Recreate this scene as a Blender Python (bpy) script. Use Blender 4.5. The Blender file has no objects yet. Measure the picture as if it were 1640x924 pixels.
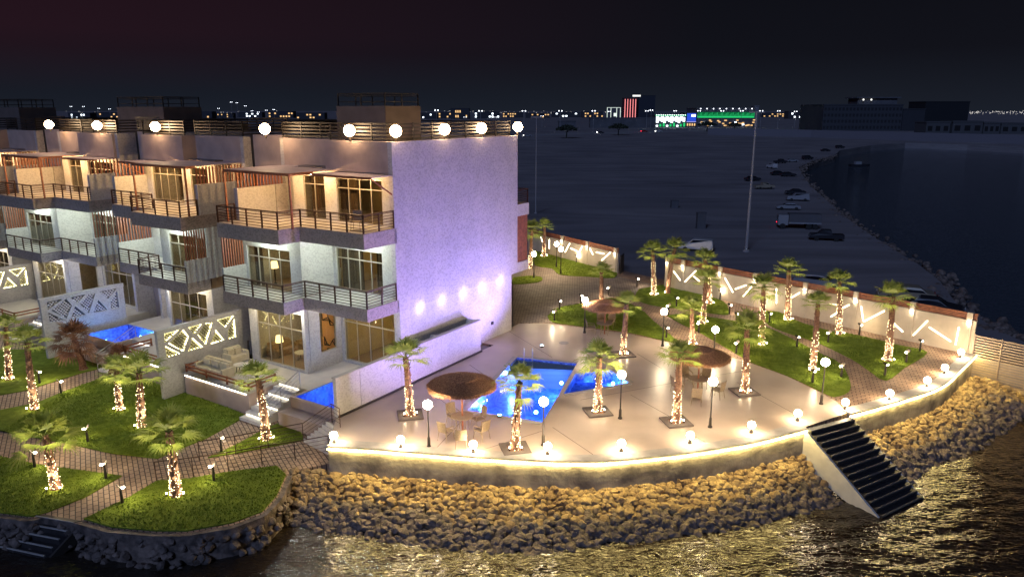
import bpy, bmesh, math, random
from mathutils import Vector, Matrix
from mathutils.geometry import tessellate_polygon
R = math.radians
sc = bpy.context.scene
col = sc.collection
rnd = random.Random(7)

# ------------------------------------------------------------------ camera
CAMH = 14.0
F = 1180.0
PITCH = math.atan(285 / F)
cam_d = bpy.data.cameras.new('camera')
cam_d.sensor_width = 36
cam_d.lens = 36 * F / 1640
cam_d.clip_start = 0.3
cam_d.clip_end = 20000
cam = bpy.data.objects.new('camera', cam_d)
col.objects.link(cam)
cam.location = (0, 0, CAMH)
cam.rotation_euler = (math.pi / 2 - PITCH, 0, 0)
sc.camera = cam

# ------------------------------------------------------------------ world (night sky)
wd = bpy.data.worlds.new('World')
sc.world = wd
wd.use_nodes = True
nt = wd.node_tree
nt.nodes.clear()
wo = nt.nodes.new('ShaderNodeOutputWorld')
bg = nt.nodes.new('ShaderNodeBackground')
tc = nt.nodes.new('ShaderNodeTexCoord')
sep = nt.nodes.new('ShaderNodeSeparateXYZ')
nt.links.new(tc.outputs['Generated'], sep.inputs[0])
rz = nt.nodes.new('ShaderNodeValToRGB')
rz.color_ramp.elements[0].position = 0.0
rz.color_ramp.elements[0].color = (0.00756, 0.00972, 0.01548, 1)
rz.color_ramp.elements[1].position = 0.35
rz.color_ramp.elements[1].color = (0.00158, 0.00158, 0.00245, 1)
e = rz.color_ramp.elements.new(0.07)
e.color = (0.00418, 0.00446, 0.00720, 1)
nt.links.new(sep.outputs['Z'], rz.inputs[0])
rx = nt.nodes.new('ShaderNodeValToRGB')          # faint red town glow on the left
rx.color_ramp.elements[0].position = 0.15
rx.color_ramp.elements[0].color = (0.01008, 0.00108, 0.00216, 1)
rx.color_ramp.elements[1].position = 0.62
rx.color_ramp.elements[1].color = (0, 0, 0, 1)
mx = nt.nodes.new('ShaderNodeMath'); mx.operation = 'MULTIPLY_ADD'
mx.inputs[1].default_value = 0.5; mx.inputs[2].default_value = 0.5
nt.links.new(sep.outputs['X'], mx.inputs[0])
nt.links.new(mx.outputs[0], rx.inputs[0])
add = nt.nodes.new('ShaderNodeMixRGB'); add.blend_type = 'ADD'; add.inputs[0].default_value = 1
zr = nt.nodes.new('ShaderNodeValToRGB')
zr.color_ramp.elements[0].position = 0.02; zr.color_ramp.elements[0].color = (0, 0, 0, 1)
zr.color_ramp.elements[1].position = 0.09; zr.color_ramp.elements[1].color = (1, 1, 1, 1)
nt.links.new(sep.outputs['Z'], zr.inputs[0])
mul = nt.nodes.new('ShaderNodeMixRGB'); mul.blend_type = 'MULTIPLY'; mul.inputs[0].default_value = 1
nt.links.new(rx.outputs[0], mul.inputs[1]); nt.links.new(zr.outputs[0], mul.inputs[2])
nt.links.new(rz.outputs[0], add.inputs[1]); nt.links.new(mul.outputs[0], add.inputs[2])
nt.links.new(add.outputs[0], bg.inputs[0]); bg.inputs[1].default_value = 0.92
nt.links.new(bg.outputs[0], wo.inputs[0])

sun_d = bpy.data.lights.new('ambient_fill', 'SUN')  # added bluish fill for the night ambience, not a visible moon
sun_d.energy = 0.55; sun_d.angle = R(12); sun_d.color = (0.36, 0.52, 1.0)
sun = bpy.data.objects.new('ambient_fill', sun_d); col.objects.link(sun)
sun.rotation_euler = (R(58), 0, R(-22))
sc.view_settings.view_transform = 'Standard'
sc.view_settings.look = 'None'
sc.view_settings.exposure = 0.58
sc.view_settings.gamma = 1
sc.cycles.use_denoising = True
sc.cycles.max_bounces = 6
sc.cycles.diffuse_bounces = 3
sc.cycles.glossy_bounces = 3
sc.cycles.transparent_max_bounces = 12
sc.cycles.sample_clamp_indirect = 3.0
sc.cycles.caustics_reflective = False
sc.cycles.caustics_refractive = False
sc.cycles.use_light_tree = True

# ------------------------------------------------------------------ survey helpers
cP, sP = math.cos(PITCH), math.sin(PITCH)
def at(px, py, z=0.0):
    """ground survey: the place at level z seen along a sight line"""
    a = (px - 820) / F; b = -(py - 462) / F
    d = (a, b * sP + cP, b * cP - sP)
    t = (z - CAMH) / d[2]
    return Vector((d[0] * t, d[1] * t, z))
def zat(py, x, y):
    lo, hi = -20, min(400, CAMH + 0.9 * y * cP / sP)
    for _ in range(50):
        m = (lo + hi) / 2; zz = m - CAMH
        dep = y * cP - zz * sP; up = y * sP + zz * cP
        if 462 - F * up / dep > py: lo = m
        else: hi = m
    return lo
AZ = R(32.9)
U = Vector((math.sin(AZ), math.cos(AZ), 0)); V = Vector((-math.cos(AZ), math.sin(AZ), 0))
O = Vector((-6.229, 38.793, 0))
ROT = math.pi / 2 - AZ
def W(u, v, z=0.0): return O + U * u + V * v + Vector((0, 0, z))

DECK, GARD, SEA, LOT = -0.6, -1.9, -3.2, -0.75

# ------------------------------------------------------------------ materials
MATS = {}
def new_mat(name):
    m = bpy.data.materials.new(name); m.use_nodes = True
    MATS[name] = m
    return m, m.node_tree, m.node_tree.nodes['Principled BSDF']
def pbr(name, c, rough=0.6, metal=0.0, noise=0.0, nscale=4.0, bump=0.0, bscale=None, spec=None, c2=None, detail=6):
    m, t, b = new_mat(name)
    b.inputs['Base Color'].default_value = (*c, 1)
    b.inputs['Roughness'].default_value = rough
    b.inputs['Metallic'].default_value = metal
    if spec is not None: b.inputs['Specular IOR Level'].default_value = spec
    if noise or bump or c2:
        tc = t.nodes.new('ShaderNodeTexCoord')
        n = t.nodes.new('ShaderNodeTexNoise'); n.inputs['Scale'].default_value = nscale; n.inputs['Detail'].default_value = detail
        t.links.new(tc.outputs['Object'], n.inputs['Vector'])
        if noise or c2:
            r = t.nodes.new('ShaderNodeValToRGB')
            a = c2 if c2 else tuple(x * (1 - noise) for x in c)
            d = c if c2 else tuple(min(1, x * (1 + noise)) for x in c)
            r.color_ramp.elements[0].position = 0.35; r.color_ramp.elements[0].color = (*a, 1)
            r.color_ramp.elements[1].position = 0.65; r.color_ramp.elements[1].color = (*d, 1)
            t.links.new(n.outputs['Fac'], r.inputs[0]); t.links.new(r.outputs[0], b.inputs['Base Color'])
        if bump:
            n2 = t.nodes.new('ShaderNodeTexNoise'); n2.inputs['Scale'].default_value = bscale or nscale * 3; n2.inputs['Detail'].default_value = 8
            t.links.new(tc.outputs['Object'], n2.inputs['Vector'])
            bp = t.nodes.new('ShaderNodeBump'); bp.inputs['Strength'].default_value = bump; bp.inputs['Distance'].default_value = 0.05
            t.links.new(n2.outputs['Fac'], bp.inputs['Height']); t.links.new(bp.outputs[0], b.inputs['Normal'])
    return m
def emit(name, c, s, sample=False):
    m = bpy.data.materials.new(name); m.use_nodes = True; MATS[name] = m
    t = m.node_tree; t.nodes.clear()
    o = t.nodes.new('ShaderNodeOutputMaterial'); e = t.nodes.new('ShaderNodeEmission')
    e.inputs[0].default_value = (*c, 1); e.inputs[1].default_value = s
    t.links.new(e.outputs[0], o.inputs[0])
    m.cycles.emission_sampling = 'FRONT' if sample else 'NONE'
    return m

def mosaic(name, c, dark, rough=0.7, scale=5.0):
    """rough split-stone cladding: little rectangular chips of differing tone"""
    m, t, b = new_mat(name)
    b.inputs['Roughness'].default_value = rough
    tc = t.nodes.new('ShaderNodeTexCoord')
    mp = t.nodes.new('ShaderNodeMapping'); mp.inputs['Scale'].default_value = (scale, scale, scale * 1.2)
    t.links.new(tc.outputs['Object'], mp.inputs[0])
    v = t.nodes.new('ShaderNodeTexVoronoi'); v.distance = 'CHEBYCHEV'; v.inputs['Scale'].default_value = 1.0
    v.inputs['Randomness'].default_value = 0.8
    t.links.new(mp.outputs[0], v.inputs['Vector'])
    r = t.nodes.new('ShaderNodeValToRGB')
    r.color_ramp.elements[0].position = 0.12; r.color_ramp.elements[0].color = (*dark, 1)
    r.color_ramp.elements[1].position = 0.55; r.color_ramp.elements[1].color = (*c, 1)
    sp = t.nodes.new('ShaderNodeSeparateXYZ'); t.links.new(v.outputs['Color'], sp.inputs[0])
    t.links.new(sp.outputs[0], r.inputs[0])
    n = t.nodes.new('ShaderNodeTexNoise'); n.inputs['Scale'].default_value = 0.7; n.inputs['Detail'].default_value = 5
    t.links.new(tc.outputs['Object'], n.inputs['Vector'])
    mr = t.nodes.new('ShaderNodeMapRange'); mr.inputs[3].default_value = 0.78; mr.inputs[4].default_value = 1.12
    t.links.new(n.outputs['Fac'], mr.inputs[0])
    mm = t.nodes.new('ShaderNodeVectorMath'); mm.operation = 'SCALE'
    t.links.new(r.outputs[0], mm.inputs[0]); t.links.new(mr.outputs[0], mm.inputs['Scale'])
    t.links.new(mm.outputs[0], b.inputs['Base Color'])
    bp = t.nodes.new('ShaderNodeBump'); bp.inputs['Strength'].default_value = 0.5; bp.inputs['Distance'].default_value = 0.03
    t.links.new(sp.outputs[1], bp.inputs['Height']); t.links.new(bp.outputs[0], b.inputs['Normal'])
    return m

STONE = mosaic('split_stone', (0.50, 0.465, 0.44), (0.39, 0.365, 0.345), scale=10)
STONE_SM = mosaic('render_stone', (0.54, 0.52, 0.48), (0.44, 0.42, 0.39), scale=12)
PLASTER = pbr('plaster', (0.42, 0.32, 0.27), 0.85, noise=0.10, nscale=1.2, bump=0.15, bscale=30)
DARKP = pbr('dark_plaster', (0.125, 0.098, 0.085), 0.9, noise=0.12, nscale=1.2)
CREAMW = pbr('cream_wall', (0.50, 0.42, 0.32), 0.8, noise=0.08, nscale=1.5, bump=0.15, bscale=25)
WHITEP = pbr('white_plaster', (0.62, 0.59, 0.54), 0.8, noise=0.07, nscale=2, bump=0.1, bscale=30)
FASCIA = mosaic('fascia_stone', (0.37, 0.31, 0.26), (0.26, 0.215, 0.18), scale=12)
WOOD = pbr('red_timber', (0.30, 0.105, 0.050), 0.5, noise=0.25, nscale=6)
RAILM = pbr('bronze_rail', (0.075, 0.035, 0.022), 0.4, metal=0.3)
STEEL = pbr('steel', (0.45, 0.44, 0.42), 0.3, metal=0.9)
FRAME = pbr('window_frame', (0.42, 0.38, 0.30), 0.4, metal=0.3)
DARKM = pbr('dark_metal', (0.035, 0.028, 0.022), 0.45, metal=0.2)
ROOFM = pbr('roof_screed', (0.16, 0.13, 0.12), 0.9, noise=0.2, nscale=0.8)
SHEET = pbr('pergola_sheet', (0.40, 0.33, 0.36), 0.6, noise=0.15, nscale=3)
INTW = pbr('interior_wall', (0.62, 0.50, 0.30), 0.8, noise=0.05)
INTF = pbr('interior_floor', (0.30, 0.20, 0.12), 0.3)
CURT = pbr('curtain', (0.13, 0.095, 0.070), 0.9, noise=0.1, nscale=3)
SOFA = pbr('sofa_fabric', (0.32, 0.20, 0.10), 0.9, noise=0.2)
CREAM = pbr('cream_cushion', (0.62, 0.54, 0.36), 0.9, noise=0.08)
BLACK = pbr('black_void', (0.012, 0.011, 0.012), 0.8)
TILE = pbr('terrace_tile', (0.52, 0.49, 0.43), 0.3, noise=0.06, nscale=2)
CONC = pbr('concrete_cap', (0.42, 0.39, 0.35), 0.75, noise=0.12, nscale=2, bump=0.2)
THATCH = pbr('thatch', (0.62, 0.32, 0.16), 0.95, c2=(0.26, 0.115, 0.06), nscale=16, bump=1.0, bscale=40)
WICKER = pbr('wicker', (0.36, 0.27, 0.17), 0.8, c2=(0.20, 0.15, 0.10), nscale=40, bump=0.4)
BARK = pbr('palm_bark', (0.27, 0.135, 0.080), 0.9, c2=(0.10, 0.045, 0.030), nscale=11, bump=1.0, bscale=22)
FROND = pbr('frond', (0.34, 0.38, 0.09), 0.6, c2=(0.17, 0.23, 0.05), nscale=2.5)
FRONDD = pbr('dry_frond', (0.36, 0.17, 0.08), 0.8, c2=(0.16, 0.07, 0.04), nscale=3)
t = FROND.node_tree; b_ = t.nodes['Principled BSDF']; o_ = t.nodes['Material Output']
tl = t.nodes.new('ShaderNodeBsdfTranslucent'); mxs = t.nodes.new('ShaderNodeMixShader'); mxs.inputs[0].default_value = 0.5
src = b_.inputs['Base Color'].links[0].from_socket
t.links.new(src, tl.inputs[0]); t.links.new(b_.outputs[0], mxs.inputs[1]); t.links.new(tl.outputs[0], mxs.inputs[2]); t.links.new(mxs.outputs[0], o_.inputs[0])
LEAF = pbr('dark_leaf', (0.05, 0.06, 0.03), 0.8, c2=(0.025, 0.03, 0.02), nscale=1)
TILEDK = pbr('dark_step', (0.032, 0.029, 0.030), 0.5, noise=0.2, nscale=6)
NOSING = pbr('step_nosing', (0.17, 0.15, 0.125), 0.6, noise=0.2, nscale=5)
ASPH = pbr('asphalt', (0.10, 0.10, 0.11), 0.85, noise=0.1, nscale=0.4)
SLAT = pbr('slat_paint', (0.38, 0.29, 0.22), 0.6, noise=0.1)
POLEM = pbr('galvanised', (0.42, 0.40, 0.40), 0.45, metal=0.2)
DARKB = pbr('dark_building', (0.11, 0.11, 0.12), 0.8, noise=0.15, nscale=0.2)
TYRE = pbr('tyre', (0.02, 0.02, 0.02), 0.8)
CARG = pbr('car_glass', (0.01, 0.012, 0.016), 0.08)
for n_, c_ in dict(white=(0.6, 0.6, 0.6), silver=(0.32, 0.33, 0.35), dark=(0.03, 0.032, 0.04), red=(0.35, 0.03, 0.03), beige=(0.35, 0.30, 0.22)).items():
    pbr('paint_' + n_, c_, 0.25, metal=0.1)

# glass that lets the lit rooms show
GLASS, t, b = new_mat('window_glass')
t.nodes.clear()
o_ = t.nodes.new('ShaderNodeOutputMaterial'); mixs = t.nodes.new('ShaderNodeMixShader')
tr = t.nodes.new('ShaderNodeBsdfTransparent'); tr.inputs[0].default_value = (0.80, 0.78, 0.70, 1)
gl = t.nodes.new('ShaderNodeBsdfGlossy'); gl.inputs['Roughness'].default_value = 0.03
lw = t.nodes.new('ShaderNodeLayerWeight'); lw.inputs[0].default_value = 0.5
pw_ = t.nodes.new('ShaderNodeMath'); pw_.operation = 'POWER'; pw_.inputs[1].default_value = 3.5
ma_ = t.nodes.new('ShaderNodeMath'); ma_.operation = 'MULTIPLY_ADD'; ma_.inputs[1].default_value = 0.7; ma_.inputs[2].default_value = 0.05
t.links.new(lw.outputs['Facing'], pw_.inputs[0]); t.links.new(pw_.outputs[0], ma_.inputs[0])
t.links.new(ma_.outputs[0], mixs.inputs[0]); t.links.new(tr.outputs[0], mixs.inputs[1]); t.links.new(gl.outputs[0], mixs.inputs[2])
t.links.new(mixs.outputs[0], o_.inputs[0])

# pool water
POOLW, t, b = new_mat('pool_water')
t.nodes.clear()
o_ = t.nodes.new('ShaderNodeOutputMaterial'); mixs = t.nodes.new('ShaderNodeMixShader')
tr = t.nodes.new('ShaderNodeBsdfTransparent'); tr.inputs[0].default_value = (0.55, 0.78, 1.0, 1)
gl = t.nodes.new('ShaderNodeBsdfGlossy'); gl.inputs['Roughness'].default_value = 0.04
lw = t.nodes.new('ShaderNodeLayerWeight'); lw.inputs[0].default_value = 0.5
pw_ = t.nodes.new('ShaderNodeMath'); pw_.operation = 'POWER'; pw_.inputs[1].default_value = 4.5
ma_ = t.nodes.new('ShaderNodeMath'); ma_.operation = 'MULTIPLY_ADD'; ma_.inputs[1].default_value = 0.8; ma_.inputs[2].default_value = 0.025
t.links.new(lw.outputs['Facing'], pw_.inputs[0]); t.links.new(pw_.outputs[0], ma_.inputs[0])
nz = t.nodes.new('ShaderNodeTexNoise'); nz.inputs['Scale'].default_value = 2.2; nz.inputs['Detail'].default_value = 3
tcx = t.nodes.new('ShaderNodeTexCoord'); t.links.new(tcx.outputs['Object'], nz.inputs['Vector'])
bp = t.nodes.new('ShaderNodeBump'); bp.inputs['Strength'].default_value = 0.15; t.links.new(nz.outputs['Fac'], bp.inputs['Height'])
t.links.new(bp.outputs[0], gl.inputs['Normal'])
t.links.new(ma_.outputs[0], mixs.inputs[0]); t.links.new(tr.outputs[0], mixs.inputs[1]); t.links.new(gl.outputs[0], mixs.inputs[2])
t.links.new(mixs.outputs[0], o_.inputs[0])

# pool mosaic
POOLT, t, b = new_mat('pool_mosaic')
tcx = t.nodes.new('ShaderNodeTexCoord')
v = t.nodes.new('ShaderNodeTexVoronoi'); v.distance = 'CHEBYCHEV'; v.inputs['Scale'].default_value = 7; v.inputs['Randomness'].default_value = 0.25
t.links.new(tcx.outputs['Object'], v.inputs['Vector'])
r = t.nodes.new('ShaderNodeValToRGB')
r.color_ramp.elements[0].color = (0.04, 0.09, 0.55, 1); r.color_ramp.elements[1].color = (0.20, 0.36, 0.92, 1)
sp = t.nodes.new('ShaderNodeSeparateXYZ'); t.links.new(v.outputs['Color'], sp.inputs[0]); t.links.new(sp.outputs[0], r.inputs[0])
t.links.new(r.outputs[0], b.inputs['Base Color']); b.inputs['Roughness'].default_value = 0.3

# polished deck
DECKM = pbr('deck_marble', (0.58, 0.47, 0.38), 0.34, c2=(0.45, 0.355, 0.28), nscale=0.35, detail=4)

def paver(name, ang, c1, c2, w=0.42, h=0.21):
    m, t, b = new_mat(name)
    tcx = t.nodes.new('ShaderNodeTexCoord')
    mp = t.nodes.new('ShaderNodeMapping'); mp.inputs['Rotation'].default_value = (0, 0, R(ang)); t.links.new(tcx.outputs['Object'], mp.inputs[0])
    nn = t.nodes.new('ShaderNodeTexNoise'); nn.inputs['Scale'].default_value = 1.3
    t.links.new(tcx.outputs['Object'], nn.inputs['Vector'])
    bk = t.nodes.new('ShaderNodeTexBrick'); bk.inputs['Scale'].default_value = 1
    bk.inputs['Brick Width'].default_value = w; bk.inputs['Row Height'].default_value = h; bk.inputs['Mortar Size'].default_value = 0.022
    bk.inputs['Color1'].default_value = (*c1, 1); bk.inputs['Color2'].default_value = (*c2, 1); bk.inputs['Mortar'].default_value = (0.07, 0.045, 0.03, 1)
    t.links.new(mp.outputs[0], bk.inputs['Vector'])
    mr = t.nodes.new('ShaderNodeMapRange'); mr.inputs[3].default_value = 0.75; mr.inputs[4].default_value = 1.2; t.links.new(nn.outputs['Fac'], mr.inputs[0])
    mm = t.nodes.new('ShaderNodeVectorMath'); mm.operation = 'SCALE'; t.links.new(bk.outputs[0], mm.inputs[0]); t.links.new(mr.outputs[0], mm.inputs['Scale'])
    t.links.new(mm.outputs[0], b.inputs['Base Color']); b.inputs['Roughness'].default_value = 0.75
    bp = t.nodes.new('ShaderNodeBump'); bp.inputs['Strength'].default_value = 0.7; bp.inputs['Distance'].default_value = 0.03; bp.invert = True
    t.links.new(bk.outputs['Fac'], bp.inputs['Height']); t.links.new(bp.outputs[0], b.inputs['Normal'])
    return m
PAVE_L = paver('paving_tan', 60, (0.50, 0.34, 0.225), (0.38, 0.25, 0.165))
PAVE_R = paver('paving_red', 20, (0.50, 0.33, 0.22), (0.37, 0.23, 0.155))
PAVE_D = paver('paving_grey', 5, (0.34, 0.27, 0.23), (0.25, 0.19, 0.16))

def grassmat(name, a, c):
    m, t, b = new_mat(name)
    tcx = t.nodes.new('ShaderNodeTexCoord')
    n = t.nodes.new('ShaderNodeTexNoise'); n.inputs['Scale'].default_value = 2.2; n.inputs['Detail'].default_value = 12; n.inputs['Roughness'].default_value = 0.72
    t.links.new(tcx.outputs['Object'], n.inputs['Vector'])
    r = t.nodes.new('ShaderNodeValToRGB')
    r.color_ramp.elements[0].position = 0.36; r.color_ramp.elements[0].color = (*a, 1)
    r.color_ramp.elements[1].position = 0.64; r.color_ramp.elements[1].color = (*c, 1)
    t.links.new(n.outputs['Fac'], r.inputs[0]); t.links.new(r.outputs[0], b.inputs['Base Color'])
    n2 = t.nodes.new('ShaderNodeTexNoise'); n2.inputs['Scale'].default_value = 22; n2.inputs['Detail'].default_value = 4
    t.links.new(tcx.outputs['Object'], n2.inputs['Vector'])
    bp = t.nodes.new('ShaderNodeBump'); bp.inputs['Strength'].default_value = 0.9; bp.inputs['Distance'].default_value = 0.06
    t.links.new(n2.outputs['Fac'], bp.inputs['Height']); t.links.new(bp.outputs[0], b.inputs['Normal'])
    b.inputs['Roughness'].default_value = 0.95; b.inputs['Specular IOR Level'].default_value = 0.1
    return m
TURF = grassmat('turf', (0.12, 0.17, 0.018), (0.21, 0.28, 0.035))

ROCK_LIT = pbr('rock', (0.52, 0.38, 0.19), 0.9, c2=(0.22, 0.145, 0.08), nscale=0.9, bump=1.0, bscale=7)  # the wall strip's yellow light is put into this rock colour
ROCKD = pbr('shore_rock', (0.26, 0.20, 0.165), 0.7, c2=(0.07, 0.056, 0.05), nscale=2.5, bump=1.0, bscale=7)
SAND = pbr('sand_lot', (0.29, 0.265, 0.26), 0.95, c2=(0.21, 0.195, 0.20), nscale=0.05, bump=0.2, bscale=1.5, detail=12)
t = SAND.node_tree; b_ = t.nodes['Principled BSDF']; tcx = t.nodes.new('ShaderNodeTexCoord')
mp = t.nodes.new('ShaderNodeMapping'); mp.inputs['Scale'].default_value = (0.02, 0.09, 1); mp.inputs['Rotation'].default_value = (0, 0, R(12)); t.links.new(tcx.outputs['Object'], mp.inputs[0])
n_ = t.nodes.new('ShaderNodeTexNoise'); n_.inputs['Scale'].default_value = 1.0; n_.inputs['Detail'].default_value = 5; n_.inputs['Distortion'].default_value = 2.5; t.links.new(mp.outputs[0], n_.inputs['Vector'])
rr_ = t.nodes.new('ShaderNodeMapRange'); rr_.inputs[1].default_value = 0.3; rr_.inputs[2].default_value = 0.7; rr_.inputs[3].default_value = 0.78; rr_.inputs[4].default_value = 1.22; t.links.new(n_.outputs['Fac'], rr_.inputs[0])
ms_ = t.nodes.new('ShaderNodeVectorMath'); ms_.operation = 'SCALE'; t.links.new(b_.inputs['Base Color'].links[0].from_socket, ms_.inputs[0]); t.links.new(rr_.outputs[0], ms_.inputs['Scale']); t.links.new(ms_.outputs[0], b_.inputs['Base Color'])
STAINW = pbr('sea_wall_stone', (0.52, 0.46, 0.36), 0.85, c2=(0.16, 0.14, 0.13), nscale=0.9, bump=0.6, bscale=5, detail=8)

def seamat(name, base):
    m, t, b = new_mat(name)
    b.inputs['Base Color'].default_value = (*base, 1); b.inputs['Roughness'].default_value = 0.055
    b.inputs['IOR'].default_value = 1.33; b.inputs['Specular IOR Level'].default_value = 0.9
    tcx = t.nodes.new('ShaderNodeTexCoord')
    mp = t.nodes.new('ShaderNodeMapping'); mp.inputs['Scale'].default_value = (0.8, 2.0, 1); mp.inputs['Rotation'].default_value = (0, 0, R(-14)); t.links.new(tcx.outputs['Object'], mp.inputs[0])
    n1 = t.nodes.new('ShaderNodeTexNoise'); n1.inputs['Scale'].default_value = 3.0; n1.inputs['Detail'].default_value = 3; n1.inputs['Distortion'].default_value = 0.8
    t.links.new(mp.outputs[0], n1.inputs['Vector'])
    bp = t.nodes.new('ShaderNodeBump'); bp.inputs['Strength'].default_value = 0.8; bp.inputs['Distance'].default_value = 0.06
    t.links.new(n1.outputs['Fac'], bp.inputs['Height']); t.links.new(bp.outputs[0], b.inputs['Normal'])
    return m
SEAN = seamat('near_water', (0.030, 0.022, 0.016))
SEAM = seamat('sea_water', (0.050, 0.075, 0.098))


GLOBE = emit('globe_light', (1.0, 0.78, 0.50), 135, True)
GLOBES = emit('small_globe_light', (1.0, 0.77, 0.47), 92, True)
FLOOD = emit('flood_light', (1.0, 0.66, 0.36), 55, True)
BULB = emit('string_bulb', (1.0, 0.80, 0.42), 9)
SPOTM = emit('spot_lens', (1.0, 0.90, 0.70), 40)
LEDW = emit('led_white', (1.0, 0.90, 0.70), 9, True)
LEDY = emit('led_warm', (1.0, 0.76, 0.27), 55, True)
LEDS = emit('led_wall_strip', (1.0, 0.86, 0.58), 9, True)
DOWN = emit('downlight_lens', (1.0, 0.95, 0.88), 30)
ROOML = emit('room_lamp', (1.0, 0.78, 0.38), 9, True)
SHADE = emit('lamp_shade_glow', (1.0, 0.78, 0.36), 3)
POOLL = emit('pool_lamp', (0.35, 0.75, 1.0), 30)
CW = emit('city_white', (0.8, 0.9, 1.0), 3.0)
CG = emit('city_green', (0.03, 0.75, 0.22), 0.55)
CB = emit('city_blue', (0.03, 0.10, 0.80), 0.6)
CR = emit('city_red', (0.9, 0.25, 0.25), 1.2)
CY = emit('city_warm', (1.0, 0.60, 0.25), 0.8)
CLAMP = emit('street_light', (0.85, 0.9, 1.0), 4)
TAIL = emit('tail_light', (1.0, 0.02, 0.05), 2.5)
HEAD = emit('head_light', (1, 1, 0.95), 6)

# ------------------------------------------------------------------ mesh builder
class MB:
    def __init__(s): s.v = []; s.f = []
    def add(s, vs, fs):
        k = len(s.v); s.v += [tuple(p) for p in vs]; s.f += [tuple(i + k for i in f) for f in fs]; return s
    def box(s, x0, x1, y0, y1, z0, z1):
        x0, x1 = min(x0, x1), max(x0, x1); y0, y1 = min(y0, y1), max(y0, y1); z0, z1 = min(z0, z1), max(z0, z1)
        vs = [(x0, y0, z0), (x1, y0, z0), (x1, y1, z0), (x0, y1, z0), (x0, y0, z1), (x1, y0, z1), (x1, y1, z1), (x0, y1, z1)]
        return s.add(vs, [(0, 3, 2, 1), (4, 5, 6, 7), (0, 1, 5, 4), (1, 2, 6, 5), (2, 3, 7, 6), (3, 0, 4, 7)])
    def tube(s, p, q, r, n=6, r2=None, cap=True):
        p = Vector(p); q = Vector(q); d = (q - p)
        if d.length < 1e-6: return s
        d.normalize(); a = d.orthogonal().normalized(); b = d.cross(a); r2 = r if r2 is None else r2
        vs = []
        for c, rr in ((p, r), (q, r2)):
            for i in range(n):
                t = 2 * math.pi * i / n; vs.append(c + (a * math.cos(t) + b * math.sin(t)) * rr)
        fs = [(i, (i + 1) % n, n + (i + 1) % n, n + i) for i in range(n)]
        if cap: fs += [tuple(range(n))[::-1], tuple(range(n, 2 * n))]
        return s.add(vs, fs)
    def bar(s, p, q, w, h):
        """rectangular bar, w across, h up"""
        p = Vector(p); q = Vector(q); d = (q - p)
        if d.length < 1e-6: return s
        d.normalize(); up = Vector((0, 0, 1))
        if abs(d.z) > 0.99: up = Vector((1, 0, 0))
        a = d.cross(up).normalized() * (w / 2); b = a.cross(d).normalized() * (h / 2)
        vs = [p - a - b, p + a - b, p + a + b, p - a + b, q - a - b, q + a - b, q + a + b, q - a + b]
        return s.add(vs, [(0, 3, 2, 1), (4, 5, 6, 7), (0, 1, 5, 4), (1, 2, 6, 5), (2, 3, 7, 6), (3, 0, 4, 7)])
    def lathe(s, prof, n=12, c=(0, 0, 0)):
        vs = []; fs = []
        for r, z in prof:
            for i in range(n):
                t = 2 * math.pi * i / n; vs.append((c[0] + r * math.cos(t), c[1] + r * math.sin(t), c[2] + z))
        for k in range(len(prof) - 1):
            for i in range(n): fs.append((k * n + i, k * n + (i + 1) % n, (k + 1) * n + (i + 1) % n, (k + 1) * n + i))
        fs.append(tuple(range(n))[::-1]); fs.append(tuple(range((len(prof) - 1) * n, len(prof) * n)))
        return s.add(vs, fs)
    def sphere(s, c, r, n=12, m=8, sz=1.0):
        prof = [(max(0.001, r * math.sin(math.pi * k / m)), -r * sz * math.cos(math.pi * k / m)) for k in range(m + 1)]
        return s.lathe(prof, n, c)
    def octa(s, c, r):
        x, y, z = c
        return s.add([(x + r, y, z), (x - r, y, z), (x, y + r, z), (x, y - r, z), (x, y, z + r), (x, y, z - r)],
                     [(0, 2, 4), (2, 1, 4), (1, 3, 4), (3, 0, 4), (2, 0, 5), (1, 2, 5), (3, 1, 5), (0, 3, 5)])
    def prism(s, poly, z0, z1, holes=()):
        """poly of (x,y); solid between z0 and z1, optional holes"""
        loops = [[Vector((p[0], p[1], 0)) for p in poly]] + [[Vector((p[0], p[1], 0)) for p in h] for h in holes]
        tris = tessellate_polygon(loops); flat = [p for l in loops for p in l]; n = len(flat)
        vs = [(p.x, p.y, z0) for p in flat] + [(p.x, p.y, z1) for p in flat]; fs = []
        for a, b, c in tris:
            A, B, C = flat[a], flat[b], flat[c]
            if (B - A).cross(C - A).z < 0: a, c = c, a
            fs.append((a + n, b + n, c + n)); fs.append((c, b, a))
        k = 0
        for l in loops:
            m = len(l)
            for i in range(m):
                j = (i + 1) % m; fs.append((k + i, k + j, k + j + n, k + i + n))
            k += m
        return s.add(vs, fs)
    def build(s, name, mat, parent=None, smooth=False, recalc=False, loc=None):
        me = bpy.data.meshes.new(name); me.from_pydata(s.v, [], s.f)
        if recalc:
            bm = bmesh.new(); bm.from_mesh(me); bmesh.ops.recalc_face_normals(bm, faces=bm.faces); bm.to_mesh(me); bm.free()
        me.materials.append(mat)
        if smooth: me.polygons.foreach_set('use_smooth', [True] * len(me.polygons))
        me.update()
        o = bpy.data.objects.new(name, me); col.objects.link(o)
        if parent: o.parent = parent
        if loc: o.location = loc
        return o

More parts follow.
